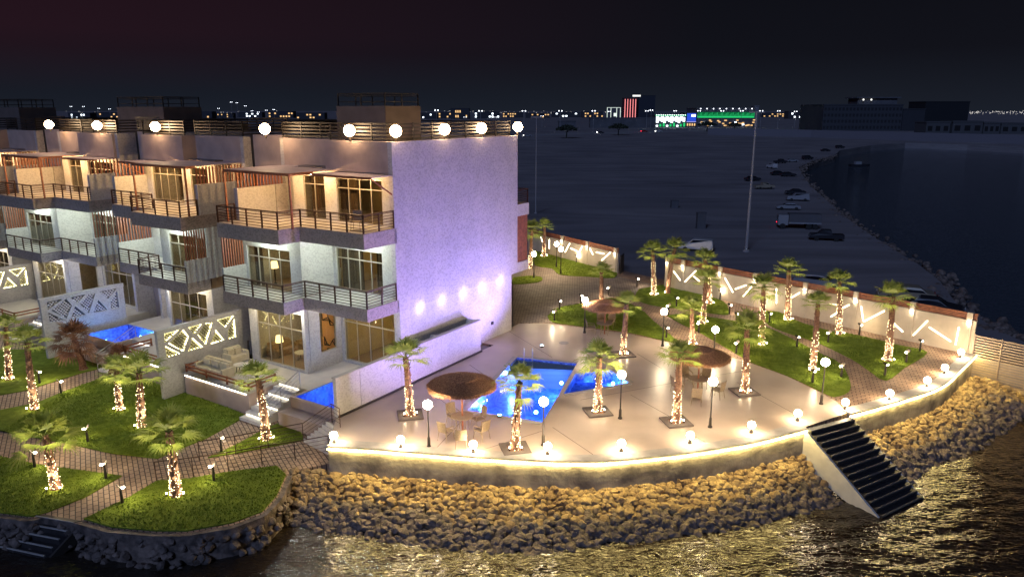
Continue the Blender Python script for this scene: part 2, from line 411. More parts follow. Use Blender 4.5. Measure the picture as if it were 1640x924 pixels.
def tag(o, label, cat, group=None, kind=None):
    if label: o['label'] = label
    if cat: o['category'] = cat
    if group: o['group'] = group
    if kind: o['kind'] = kind
    return o
def thing(name, label, cat, loc=(0, 0, 0), rz=0.0, group=None):
    o = bpy.data.objects.new(name, None); o.empty_display_size = 0.3; col.objects.link(o)
    o.location = loc; o.rotation_euler = (0, 0, rz)
    return tag(o, label, cat, group)
def struct(o, kind='structure'): o['kind'] = kind; return o
def kids(o): return [c for c in bpy.data.objects if c.parent == o]
KID = {}
def copy_tree(src, parent=None):
    c = src.copy(); col.objects.link(c); c.parent = parent
    if src not in KID: KID[src] = kids(src)
    for k in KID[src]: copy_tree(k, c)
    return c
def lamp(name, parent, loc, power, color=(1, 0.8, 0.55), radius=0.05, kind='POINT', aim=None, angle=120, blend=0.6):
    d = bpy.data.lights.new(name, kind); d.energy = power; d.color = color; d.shadow_soft_size = radius
    if kind == 'SPOT': d.spot_size = R(angle); d.spot_blend = blend
    o = bpy.data.objects.new(name, d); col.objects.link(o); o.parent = parent; o.location = loc
    if aim is not None: o.rotation_euler = (Vector(aim)).to_track_quat('-Z', 'Y').to_euler()
    return o
def P2(px, z): return [tuple(at(x, y, z).xy) for x, y in px]
def smooth_line(pts, n=4):
    """Catmull-Rom through 2D points"""
    out = []
    for i in range(len(pts) - 1):
        p0 = pts[max(0, i - 1)]; p1 = pts[i]; p2 = pts[i + 1]; p3 = pts[min(len(pts) - 1, i + 2)]
        for k in range(n):
            t = k / n
            out.append(tuple(0.5 * (2 * p1[j] + (p2[j] - p0[j]) * t + (2 * p0[j] - 5 * p1[j] + 4 * p2[j] - p3[j]) * t * t + (3 * p1[j] - p0[j] - 3 * p2[j] + p3[j]) * t ** 3) for j in (0, 1)))
    out.append(tuple(pts[-1])); return out
#@@STRUCT
# ------------------------------------------------------------------ sea, land, paved grounds
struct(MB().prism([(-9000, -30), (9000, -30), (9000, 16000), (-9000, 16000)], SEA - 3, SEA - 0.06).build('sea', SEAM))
from mathutils import noise as mn
m = MB(); NX, NY = 520, 210; X0, X1, Y0, Y1 = -26.0, 40.0, 12.0, 40.0
ca, sa = math.cos(R(-14)), math.sin(R(-14))
for j in range(NY):
    y = Y0 + (Y1 - Y0) * (j / (NY - 1)) ** 1.15
    for i in range(NX):
        x = X0 + (X1 - X0) * i / (NX - 1)
        u_ = x * ca - y * sa; v_ = x * sa + y * ca
        h = 0.060 * mn.noise((u_ * 0.7, v_ * 1.5, 0)) + 0.036 * (1 - 2 * abs(mn.noise((u_ * 1.9 + 7, v_ * 4.2, 3)))) + 0.018 * (1 - 2 * abs(mn.noise((u_ * 3.6, v_ * 6.6, 9))))
        ed = min(1.0, (x - X0) / 2, (X1 - x) / 2, (Y1 - y) / 2)
        m.v.append((x, y, SEA - 0.08 * (1 - ed) + h * ed))
for j in range(NY - 1):
    for i in range(NX - 1): m.f.append((j * NX + i, j * NX + i + 1, (j + 1) * NX + i + 1, (j + 1) * NX + i))
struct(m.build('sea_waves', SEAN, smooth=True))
WE = at(1553, 567, DECK); WD = (at(1556, 568, DECK) - at(1064, 459, DECK)).normalized()
coast = P2([(1600, 530), (1530, 484), (1505, 450), (1472, 424), (1440, 405), (1400, 380), (1372, 361), (1350, 345), (1322, 319), (1300, 300),
            (1285, 280), (1279, 268), (1300, 258), (1338, 248), (1345, 241), (1395, 233), (1450, 229), (1550, 232), (1640, 236), (2600, 250)], LOT)
land = [tuple(W(3, 90).xy), tuple(W(3, 1).xy), tuple(at(1100, 600, LOT).xy), tuple(at(1400, 610, LOT).xy), tuple(WE.xy), tuple((WE + WD * 9).xy)] + coast + [(9000, 2500), (9000, 15500), (-9000, 15500), (-9000, 200)]
struct(MB().prism(land, SEA - 1, LOT).build('ground', SAND))

POOL = P2([(749, 657), (828, 572), (924, 582), (869, 676)], DECK)
SPA = P2([(921.5, 598), (978, 593), (1007.5, 613), (902, 631)], DECK)
wall_l = smooth_line(P2([(527, 712), (600, 716), (700, 724), (800, 731), (880, 735), (950, 736), (1020, 731), (1100, 722), (1200, 706), (1287, 684)], DECK), 4)
wall_r = smooth_line(P2([(1357, 661), (1396, 651), (1440, 638), (1484, 624), (1511, 610), (1530, 592), (1545, 578), (1557, 566)], DECK), 4)
villa_pool_hole = None
estate = wall_l + wall_r + P2([(1545, 552), (1067, 449), (990, 431), (848, 396)], DECK) + [tuple(W(14, 0).xy), tuple(W(14, 0.3).xy), tuple(W(8, 0.3).xy), tuple(W(8, -0.85).xy), tuple(W(-5.7, -0.85).xy)]
struct(MB().prism(estate, SEA - 0.5, DECK - 0.02, [POOL, SPA]).build('paving', PAVE_R))
deckpoly = wall_l + P2([(1357, 661), (1340, 643), (1313, 628), (1262, 603), (1190, 577), (1125, 561), (1062, 546), (1005, 534), (980, 531), (919, 523), (878, 518), (831, 518)], DECK) + [tuple(W(8, 0.0).xy), tuple(W(8, -0.85).xy), tuple(W(-5.7, -0.85).xy)]
struct(MB().prism(deckpoly, DECK - 0.1, DECK, [POOL, SPA]).build('deck', DECKM))
jm = MB()
for (x0, y0, x1, y1) in ((816, 531, 884, 572), (752, 584, 774, 599), (885, 684, 955, 731), (690, 628, 722, 652), (1010, 632, 1075, 668), (1098, 690, 1130, 708), (930, 640, 1110, 607), (1110, 607, 1190, 594), (700, 716, 745, 668), (1020, 566, 1060, 590), (760, 724, 868, 690), (1180, 612, 1290, 672)):
    a_ = at(x0, y0, DECK); b_ = at(x1, y1, DECK); jm.bar(a_ + Vector((0, 0, 0.0005)), b_ + Vector((0, 0, 0.0005)), 0.03, 0.006)
struct(jm.build('deck_joints', pbr('joint', (0.17, 0.13, 0.10), 0.8)))
struct(MB().prism(P2([(822, 523), (822, 455), (850, 420), (900, 432), (985, 442), (1062, 458), (1020, 470), (962, 479), (893, 494), (877, 506), (885, 517), (831, 517)], DECK), DECK - 0.1, DECK - 0.012).build('driveway', PAVE_D))
def lawn(name, px, z, h=0.035):
    g = MB().prism(smooth_line(P2(px + [px[0]], z), 3)[:-1] if z == DECK else P2(px, z), z - 0.06, z + h).build(name, TURF)
    struct(g); return g
LAWNS_R = [
    [(877, 507), (892, 494), (928, 487), (980, 478), (1023, 494), (1046, 514), (1071, 535), (1084, 547), (1062, 545), (1005, 532), (919, 521), (885, 516)],
    [(1023, 464), (1059, 457), (1077, 460), (1120, 471), (1158, 483), (1167, 499), (1158, 504), (1102, 496), (1041, 488), (1018, 477)],
    [(1069, 506), (1095, 503), (1134, 508), (1180, 515), (1226, 524), (1264, 541), (1313, 566), (1346, 583), (1361, 611), (1359, 627), (1336, 635), (1313, 626), (1262, 602), (1203, 580), (1180, 567), (1123, 534), (1090, 518)],
    [(1214, 499), (1247, 500), (1273, 513), (1319, 528), (1357, 534), (1404, 544), (1442, 554), (1485, 564), (1450, 588), (1419, 609), (1390, 592), (1364, 575), (1310, 549), (1264, 534), (1231, 520)],
    [(848, 404), (872, 404), (923, 416), (954, 424), (985, 434), (983, 445), (940, 443), (897, 440), (884, 430), (857, 425)],
    [(822, 445), (850, 442), (868, 445), (862, 452), (822, 455)]]
for px in LAWNS_R: lawn('lawn', px, DECK)

# left garden, one terrace lower
g_edge = P2([(-120, 800), (0, 822), (51, 829), (72, 823), (131, 833), (179, 846), (250, 852), (300, 852), (371, 840), (420, 822), (445, 795), (460, 760), (478, 752), (527, 741)], GARD)
gpoly = g_edge + [tuple(W(-5.7, -0.9).xy), tuple(W(-1, -0.9).xy), tuple(W(-1, 80).xy), tuple(W(-40, 80).xy)]
struct(MB().prism(gpoly, SEA - 0.6, GARD - 0.02).build('garden_paving', PAVE_L))
LAWNS_L = [
    [(-100, 560), (60, 560), (110, 560), (140, 566), (165, 580), (160, 590), (128, 598), (43, 625), (-100, 650)],
    [(-100, 676), (0, 657), (60, 645), (100, 628), (170, 603), (215, 596), (255, 612), (262, 628), (318, 610), (330, 640), (370, 655), (392, 664), (386, 671), (330, 702), (282, 721), (253, 734), (180, 726), (113, 711), (26, 695), (-100, 668)],
    [(-100, 716), (0, 731), (61, 744), (97, 749), (195, 762), (136, 796), (76, 820), (51, 827), (0, 821), (-100, 800)],
    [(251, 770), (207, 796), (134, 831), (179, 844), (250, 850), (300, 850), (371, 837), (420, 819), (443, 793), (458, 760), (443, 746), (364, 756), (300, 767)],
    [(333, 733), (377, 713), (430, 684), (453, 676), (479, 681), (486, 705), (377, 726)]]
for px in LAWNS_L: lawn('garden_lawn', px, GARD)

# ragged short grass on the lawns
def pip(x, y, poly):
    c = False; j = len(poly) - 1
    for i in range(len(poly)):
        a, b = poly[i], poly[j]
        if (a[1] > y) != (b[1] > y) and x < (b[0] - a[0]) * (y - a[1]) / (b[1] - a[1]) + a[0]: c = not c
        j = i
    return c
def grass(polys, z, dens, lab):
    g = random.Random(31); vs = []; fs = []
    for px in polys:
        poly = P2(px, z) if z != DECK else smooth_line(P2(px + [px[0]], z), 3)[:-1]
        xs = [max(-26, p[0]) for p in poly]; ys = [p[1] for p in poly]; x0, x1, y0, y1 = min(xs) - .03, max(xs) + .03, min(ys) - .03, max(ys) + .03
        for _ in range(int((x1 - x0) * (y1 - y0) * dens)):
            x = g.uniform(x0, x1); y = g.uniform(y0, y1)
            if not pip(x, y, poly): continue
            a = g.uniform(0, 3.14); w_ = g.uniform(0.015, 0.035); h_ = g.uniform(0.03, 0.10); k = len(vs)
            dx, dy = math.cos(a) * w_, math.sin(a) * w_
            vs += [(x - dx, y - dy, z + 0.03), (x + dx, y + dy, z + 0.03), (x + g.uniform(-.05, .05), y + g.uniform(-.05, .05), z + 0.035 + h_)]; fs.append((k, k + 1, k + 2))
    m = MB(); m.v = vs; m.f = fs
    tag(m.build('grass', TURF), lab, 'grass', kind='stuff')
grass(LAWNS_R, DECK, 110, 'short green grass on the curved lawns beside the deck')
grass(LAWNS_L, GARD, 150, 'short green grass on the lower garden lawns')

# pools: tiled basins, water, underwater lamps
def basin(name, poly, ztop, depth, label, cat, lamps, power, parent_group='pools'):
    t = thing(name, label, cat, (poly[0][0], poly[0][1], ztop), 0, parent_group)
    L = [(p[0] - poly[0][0], p[1] - poly[0][1]) for p in poly]
    m = MB(); n = len(L)
    cx = sum(p[0] for p in L) / n; cy = sum(p[1] for p in L) / n
    L = [(cx + (p[0] - cx) * 0.994, cy + (p[1] - cy) * 0.994) for p in L]
    m.prism(L, -depth - 0.15, -depth)
    for i in range(n):
        a, b = L[i], L[(i + 1) % n]
        m.add([(a[0], a[1], -depth), (b[0], b[1], -depth), (b[0], b[1], -0.004), (a[0], a[1], -0.004)], [(0, 1, 2, 3)])
    m.build('basin', POOLT, t)
    def ins(k): return [(cx + (p[0] - cx) * k, cy + (p[1] - cy) * k) for p in L]
    q = ins(0.995)
    MB().add([(p[0], p[1], -0.10) for p in q], [tuple(range(n))]).build('water', POOLW, t, recalc=False)
    for lx, ly in lamps:
        x = cx + lx * 0.9; y = cy + ly * 0.9
        o = MB().sphere((0, 0, 0), 0.10, 8, 6).build('pool_light', POOLL, t, loc=(x, y, -0.45))
        lamp('pool_bulb', o, ((-lx) * 0.06, (-ly) * 0.06, 0.0), power, (0.14, 0.30, 1.0), 0.12)
    return t
pc = [sum(p[i] for p in POOL) / 4 for i in (0, 1)]
def rel(px, poly):
    c = [sum(p[i] for p in poly) / len(poly) for i in (0, 1)]; q = at(px[0], px[1], DECK - 0.4); return (q.x - c[0], q.y - c[1])
basin('swimming_pool', POOL, DECK, 1.35, 'large four sided blue swimming pool set in the pale deck', 'pool', [rel(p, POOL) for p in ((878, 590), (816, 592), (765, 652), (860, 662), (905, 610))], 330)
basin('plunge_pool', SPA, DECK, 0.55, 'small shallow blue mosaic pool joined to the right of the large pool', 'pool', [rel(p, SPA) for p in ((940, 604), (985, 612))], 150)
# light coping band round the pools
for nm, poly, k, sides in (('pool_coping', POOL, 0.28, (0, 1, 3)), ('pool_coping', SPA, 0.28, (0, 1, 2))):
    m = MB()
    for i in sides:
        a = Vector((*poly[i], 0)); b = Vector((*poly[(i + 1) % 4], 0)); d = (b - a).normalized(); nrm = Vector((d.y, -d.x, 0))
        c = Vector((sum(p[0] for p in poly) / 4, sum(p[1] for p in poly) / 4, 0))
        if (a - c).dot(nrm) < 0: nrm = -nrm
        e0 = a + nrm * 0.01; e1 = b + nrm * 0.01
        m.prism([tuple(e0.xy), tuple(e1.xy), tuple((e1 + nrm * k).xy), tuple((e0 + nrm * k).xy)][::1], DECK - 0.02, DECK + 0.02 + 0.003 * i)
    struct(m.build(nm, CONC, recalc=True))
# pool ladder
l = thing('pool_ladder', 'steel pool ladder with two curved handrails at the back edge of the pool', 'ladder', at(846, 573, DECK))
for dx in (-0.25, 0.25):
    m = MB(); pts = [(dx, -0.25, -0.8), (dx, -0.22, 0.45), (dx, -0.12, 0.62), (dx, 0.08, 0.62), (dx, 0.22, 0.45), (dx, 0.25, 0.0)]
    for i in range(5): m.tube(pts[i], pts[i + 1], 0.028, 6)
    m.build('handrail', STEEL, l)
m = MB()
for z in (-0.15, -0.4): m.box(-0.25, 0.25, -0.28, -0.20, z - 0.015, z + 0.015)
m.build('step', STEEL, l)

# ------------------------------------------------------------------ sea walls
def ribbon(line, z0, z1, t0, t1):
    """solid band following a 2D line, between offsets t0..t1 to its seaward side"""
    m = MB(); n = len(line); P = []
    for i in range(n):
        a = Vector(line[max(0, i - 1)]); b = Vector(line[min(n - 1, i + 1)]); d = (b - a).normalized(); nn = Vector((d.y, -d.x))
        P.append((Vector(line[i]) + nn * t0, Vector(line[i]) + nn * t1))
    vs = []
    for p, q in P: vs += [(p.x, p.y, z0), (q.x, q.y, z0), (q.x, q.y, z1), (p.x, p.y, z1)]
    fs = [(0, 1, 2, 3), (4 * (n - 1) + 3, 4 * (n - 1) + 2, 4 * (n - 1) + 1, 4 * (n - 1))]
    for i in range(n - 1):
        k = 4 * i
        for a, b in ((0, 1), (1, 2), (2, 3), (3, 0)): fs.append((k + a, k + 4 + a, k + 4 + b, k + b))
    return m.add(vs, fs)
for line, lab, nm in ((wall_l, 'long curved stained stone sea wall edging the pool deck with a glowing strip under its rim', 'l'),
                      (wall_r, 'shorter curved sea wall right of the big dark steps', 'r')):
    t = thing('sea_wall', lab, 'wall', (0, 0, 0), 0, 'sea walls')
    ribbon(line, SEA - 0.4, DECK - 0.07, 0.0, 0.16).build('wall', STAINW, t)
    ribbon(line, DECK - 0.068, DECK + 0.055, -0.40, 0.24).build('coping', CONC, t)
    ribbon(line, DECK - 0.13, DECK - 0.070, 0.20, 0.262).build('light_strip', LEDY, t)

# rocks below the walls
def resample(line, n):
    pts = [Vector(p) for p in line]; L = [0]
    for i in range(1, len(pts)): L.append(L[-1] + (pts[i] - pts[i - 1]).length)
    out = []
    for k in range(n):
        s = L[-1] * k / (n - 1); i = 0
        while i < len(L) - 2 and L[i + 1] < s: i += 1
        f = (s - L[i]) / max(1e-6, L[i + 1] - L[i]); out.append(pts[i].lerp(pts[i + 1], f))
    return out, L[-1]
def slope(inner, outer, zi, zo, n=60):
    a, la = resample(inner, n); b, lb = resample(smooth_line(outer, 4), n)
    return a, b, (la + lb) / 2
ROCKS = []
for k in range(7):
    bm = bmesh.new(); bmesh.ops.create_icosphere(bm, subdivisions=2, radius=0.5)
    r2 = random.Random(50 + k); dirs = [(Vector((r2.gauss(0, 1), r2.gauss(0, 1), r2.gauss(0, 1))).normalized(), r2.uniform(0.30, 0.42)) for _ in range(12)]
    for v in bm.verts:
        for d, h in dirs:
            s = v.co.dot(d)
            if s > h: v.co -= d * (s - h) * 0.95
        v.co *= r2.uniform(0.95, 1.05); v.co.z *= 0.8
    for mt in (ROCK_LIT, ROCKD):
        me = bpy.data.meshes.new('rock'); bm.to_mesh(me); me.materials.append(mt)
        ROCKS.append(me)
    bm.free()
def rock_xf(a, b, f, s, size, lift):
    n = len(a); x = f * (n - 1); i = min(n - 2, int(x)); t = x - i
    p = a[i].lerp(a[i + 1], t); q = b[i].lerp(b[i + 1], t); c = p.lerp(q, s)
    z = -1.95 + (SEA - 0.12 + 1.95) * s
    return Vector((c.x, c.y, z + lift))
right_outer_z = SEA
slopes = []
innerL = [tuple(at(455, 752, GARD).xy)] + wall_l
outerL = P2([(432, 838), (500, 848), (560, 858), (700, 876), (830, 886), (900, 882), (1000, 869), (1100, 857), (1200, 842), (1345, 806)], SEA)
innerR = wall_r + [tuple(at(1640, 628, -1.9).xy), tuple(at(1760, 670, -1.9).xy)]
outerR = P2([(1450, 775), (1500, 744), (1560, 722), (1610, 690), (1655, 660), (1780, 700)], SEA)
for inner, outer, lab in ((innerL, outerL, 'L'), (innerR, outerR, 'R')):
    a, b, ln = slope(inner, outer, -1.9, SEA)
    m = MB(); n = len(a)
    vs = []; fs = []
    K = 6
    for i in range(n):
        for k in range(K + 1):
            c = a[i].lerp(b[i], k / K); vs.append((c.x, c.y, -1.97 + (SEA - 0.35 + 1.97) * k / K))
    for i in range(n - 1):
        for k in range(K): fs.append((i * (K + 1) + k, i * (K + 1) + k + 1, (i + 1) * (K + 1) + k + 1, (i + 1) * (K + 1) + k))
    struct(m.add(vs, fs).build('shore_slope', ROCK_LIT))
    slopes.append((a, b, ln))
rk = random.Random(3)
cands = []
for si, (a, b, ln) in enumerate(slopes):
    width = sum((a[i] - b[i]).length for i in range(len(a))) / len(a)
    rows = int(math.hypot(width, 1.3) / 0.24); cols = int(ln / 0.25)
    for rrow in range(rows + 1):
        for cc in range(cols):
            f = (cc + rk.uniform(0.1, 0.9)) / cols; s = min(1.0, (rrow + rk.uniform(-0.3, 0.3)) / rows)
            s = max(0.01, s)
            size = rk.choice([rk.uniform(0.28, 0.42), rk.uniform(0.36, 0.58), rk.uniform(0.36, 0.58), rk.uniform(0.45, 0.65)]) * (0.9 if s < 0.5 else 1.12)
            cands.append((a, b, f, s, size, si, rrow))
cands2 = []
for c in cands:
    p = rock_xf(c[0], c[1], c[2], c[3], c[4], c[4] * 0.04)
    d = math.sqrt(p.x ** 2 + p.y ** 2 + (p.z - CAMH) ** 2)
    dep = p.y * cP - (p.z - CAMH) * sP
    px = 820 + F * p.x / dep; vis = -20 < px < 1660
    cands2.append((-(c[4] / d) if vis else 1, p, c))
cands2.sort(key=lambda q: q[0])
stuffm = MB(); stuffd = MB()
for i, (_, p, c) in enumerate(cands2):
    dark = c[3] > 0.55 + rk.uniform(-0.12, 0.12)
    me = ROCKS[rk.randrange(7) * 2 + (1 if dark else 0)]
    rot = Matrix.Rotation(rk.uniform(0, 6.28), 4, 'Z') @ Matrix.Rotation(rk.uniform(-0.5, 0.5), 4, 'X')
    sx = c[4] * rk.uniform(0.85, 1.25)
    M = Matrix.Translation(p) @ rot @ Matrix.Diagonal((sx, c[4], c[4], 1))
    if i < 290:
        o = bpy.data.objects.new('rock', me); col.objects.link(o); o.matrix_world = M
        up = 'grey wet boulder at the waterline below the curved wall' if dark else 'lamp lit tan boulder heaped below the curved sea wall'
        tag(o, up, 'rock', 'wet boulders at the waterline' if dark else 'lit boulders heaped below the sea wall')
    else:
        (stuffd if dark else stuffm).add([M @ v.co for v in me.vertices], [tuple(q.vertices) for q in me.polygons])
tag(stuffm.build('rock_armour', ROCK_LIT), 'heap of many small tan boulders lit by the sea wall strip', 'rocks', kind='stuff')
tag(stuffd.build('shore_boulders', ROCKD), 'mass of dark wet boulders along the waterline', 'rocks', kind='stuff')

# stones along the natural shoreline of the lot
g = random.Random(8); m = MB(); cl, cln = resample(coast[:14], 400)
for k in range(900):
    f = g.random() ** 1.8; i = min(398, int(f * 399)); p = cl[i].lerp(cl[i + 1], g.random()); me = ROCKS[g.randrange(7) * 2 + 1]; s_ = g.uniform(0.3, 1.0)
    M = Matrix.Translation((p.x + g.gauss(0, 0.8), p.y + g.gauss(0, 0.8), LOT - 0.1 - g.random() * 0.5)) @ Matrix.Rotation(g.uniform(0, 6), 4, 'Z') @ Matrix.Diagonal((s_, s_, s_, 1))
    m.add([M @ v.co for v in me.vertices], [tuple(q.vertices) for q in me.polygons])
tag(m.build('shoreline_stones', ROCKD), 'scattered dark stones along the edge of the lot and bay', 'rocks', kind='stuff')

# left garden retaining wall of dark stones
rt = thing('garden_retaining_wall', 'low dark stone retaining wall between the lower lawns and the sea', 'wall')
edge, el = resample(g_edge[:1] + g_edge[1:12], 90)
ribbon([tuple(p) for p in edge], SEA - 0.5, GARD - 0.03, 0.0, 0.22).build('wall', ROCKD, rt)
m = MB()
for k in range(230):
    i = rk.randrange(len(edge) - 1); p = edge[i].lerp(edge[i + 1], rk.random()); d = (edge[i + 1] - edge[i]).normalized(); nn = Vector((d.y, -d.x))
    me = ROCKS[rk.randrange(7) * 2 + 1]; s = rk.uniform(0.30, 0.55); h = rk.uniform(0, 1)
    c = p + nn * (0.15 + (1 - h) * 0.25)
    M = Matrix.Translation((c.x, c.y, SEA - 0.05 + h * 1.1)) @ Matrix.Rotation(rk.uniform(0, 6), 4, 'Z') @ Matrix.Diagonal((s, s, s, 1))
    m.add([M @ v.co for v in me.vertices], [tuple(q.vertices) for q in me.polygons])
m.build('facing_stones', ROCKD, rt)

# ------------------------------------------------------------------ steps down to the water
def stairs(name, label, tl, tr, bl, br, ztop, zbot, n, mat_t, mat_n, mat_side, thick=0.5):
    t = thing(name, label, 'steps', (0, 0, 0), 0, 'steps down to the water')
    tl, tr = at(*tl, ztop), at(*tr, ztop); bl, br = at(*bl, zbot), at(*br, zbot)
    tr_, ns, sd = MB(), MB(), MB()
    h = (ztop - zbot) / n
    for k in range(n):
        a = tl.lerp(bl, k / n); b = tr.lerp(br, k / n); c = tr.lerp(br, (k + 1) / n); d = tl.lerp(bl, (k + 1) / n)
        z = ztop - k * h - h * 0.5 * 0
        tr_.prism([tuple(a.xy), tuple(b.xy), tuple(c.xy), tuple(d.xy)], z - h * 1.02, z - 0.01)
        e = (c - b) * 0.0; w1 = d.lerp(a, 0.16); w2 = c.lerp(b, 0.16)
        ns.prism([tuple(w1.xy), tuple(w2.xy), tuple((c + (c - b) * 0.06).xy), tuple((d + (d - a) * 0.06).xy)], z - 0.055, z + 0.002)
    tr_.build('tread', mat_t, t, recalc=True); ns.build('nosing', mat_n, t, recalc=True)
    # stringer walls on both sides
    for p, q, o1 in ((tl, bl, tr), (tr, br, tl)):
        s = (p - o1); s.z = 0; s.normalize(); s *= 0.10
        pt, qt = Vector((p.x, p.y, ztop - 0.02)), Vector((q.x, q.y, zbot + 0.02))
        vs = []
        for off in (Vector((0, 0, 0)), s):
            vs += [pt + off, qt + off, qt + off + Vector((0, 0, -thick * 0.6)), pt + off + Vector((0, 0, -thick * 2.4))]
        MB().add(vs, [(0, 1, 2, 3), (7, 6, 5, 4), (0, 4, 5, 1), (1, 5, 6, 2), (2, 6, 7, 3), (3, 7, 4, 0)]).build('stringer', mat_side, t, recalc=True)
    return t
stairs('sea_steps', 'broad flight of fourteen dark steps from the pool deck down into the sea', (1291, 686), (1361, 668), (1412, 832), (1478, 800), DECK, SEA - 0.05, 14, TILEDK, NOSING, WHITEP, 0.75)
stairs('sea_steps', 'short flight of dark steps from the lower lawn down to the sea', (72, 823), (131, 833), (2, 884), (72, 899), GARD, SEA - 0.1, 5, TILEDK, CONC, DARKM, 0.3)
#@@BUILD
# ------------------------------------------------------------------ the terraced villas
def wallgrid(m, axis, c0, c1, a0, a1, z0, z1, holes, fy=1):
    """wall slab between c0..c1 (thickness) running a0..a1, with rectangular holes (a,b,z,zz)"""
    xs = sorted({a0, a1, *[h[0] for h in holes], *[h[1] for h in holes]}); zs = sorted({z0, z1, *[h[2] for h in holes], *[h[3] for h in holes]})
    xs = [x for x in xs if a0 <= x <= a1]; zs = [z for z in zs if z0 <= z <= z1]
    for i in range(len(xs) - 1):
        run = None
        for j in range(len(zs) - 1):
            cx = (xs[i] + xs[i + 1]) / 2; cz = (zs[j] + zs[j + 1]) / 2
            if any(h[0] < cx < h[1] and h[2] < cz < h[3] for h in holes): continue
            if axis == 'u': m.box(c0, c1, fy * xs[i], fy * xs[i + 1], zs[j], zs[j + 1])       # wall facing -u, runs along v
            else: m.box(xs[i], xs[i + 1], fy * c0, fy * c1, zs[j], zs[j + 1])                 # wall runs along u
def window(root, s, axis, c, a0, a1, z0, z1, ncol, trans=0.76, thick=0.05, label=None):
    f = MB(); g = MB(); t = thick
    def B(mb, p0, p1, zz0, zz1, d0, d1):
        if axis == 'u': mb.box(c + d0, c + d1, s * p0, s * p1, zz0, zz1)
        else: mb.box(p0, p1, s * (c + d0), s * (c + d1), zz0, zz1)
    B(f, a0, a0 + t, z0, z1, -0.04, 0.05); B(f, a1 - t, a1, z0, z1, -0.04, 0.05)
    B(f, a0 + t, a1 - t, z0, z0 + t, -0.04, 0.05); B(f, a0 + t, a1 - t, z1 - t, z1, -0.04, 0.05)
    zt = z0 + (z1 - z0) * trans
    B(f, a0 + t, a1 - t, zt - t / 2, zt + t / 2, -0.035, 0.045)
    for i in range(1, ncol):
        a = a0 + (a1 - a0) * i / ncol
        B(f, a - t / 2, a + t / 2, z0 + t, zt - t / 2, -0.03, 0.04); B(f, a - t / 2, a + t / 2, zt + t / 2, z1 - t, -0.03, 0.04)
    B(g, a0 + t, a1 - t, z0 + t, z1 - t, 0.0, 0.012)
    o = f.build('window', FRAME, root); g.build('pane', GLASS, o)
    if label: o['label'] = label
    return o
def railing(pts, z, h=0.92, nb=6, sp=1.25, pw=0.07, mat=None, parent=None, name='railing', rw=0.03):
    m = MB()
    for a, b in zip(pts[:-1], pts[1:]):
        A = Vector((*a, z)); Bv = Vector((*b, z)); L = (Bv - A).length; n = max(1, round(L / sp))
        for i in range(n + 1):
            p = A.lerp(Bv, i / n); m.box(p.x - pw / 2, p.x + pw / 2, p.y - pw / 2, p.y + pw / 2, z, z + h)
        for k in range(nb):
            zz = h * (k + 0.7) / nb
            m.bar(A + Vector((0, 0, zz)), Bv + Vector((0, 0, zz)), rw, rw)
        m.bar(A + Vector((0, 0, h + 0.02)), Bv + Vector((0, 0, h + 0.02)), 0.08, 0.045)
    return m.build(name, mat or RAILM, parent)
def laths(axis, c, a0, a1, z0, z1, n, s, parent, w=0.07):
    m = MB()
    for i in range(n):
        a = a0 + (a1 - a0) * (i + 0.5) / n
        if axis == 'v': m.box(a - w / 2, a + w / 2, s * (c - 0.03), s * (c + 0.05), z0, z1)
        else: m.box(c - 0.03, c + 0.05, s * (a - w / 2), s * (a + w / 2), z0, z1)
    return m.build('lath_screen', WOOD, parent)
def curtain(parent, s, u, v0, v1, z0, z1, mat):
    m = MB(); n = max(6, int(abs(v1 - v0) / 0.07)); vs = []
    for i in range(n + 1):
        v = v0 + (v1 - v0) * i / n; uu = u + 0.05 * math.sin(i * 1.9)
        vs += [(uu, s * v, z0), (uu, s * v, z1)]
    m.add(vs, [(2 * i, 2 * i + 2, 2 * i + 3, 2 * i + 1) for i in range(n)])
    return m.build('curtain', mat, parent)

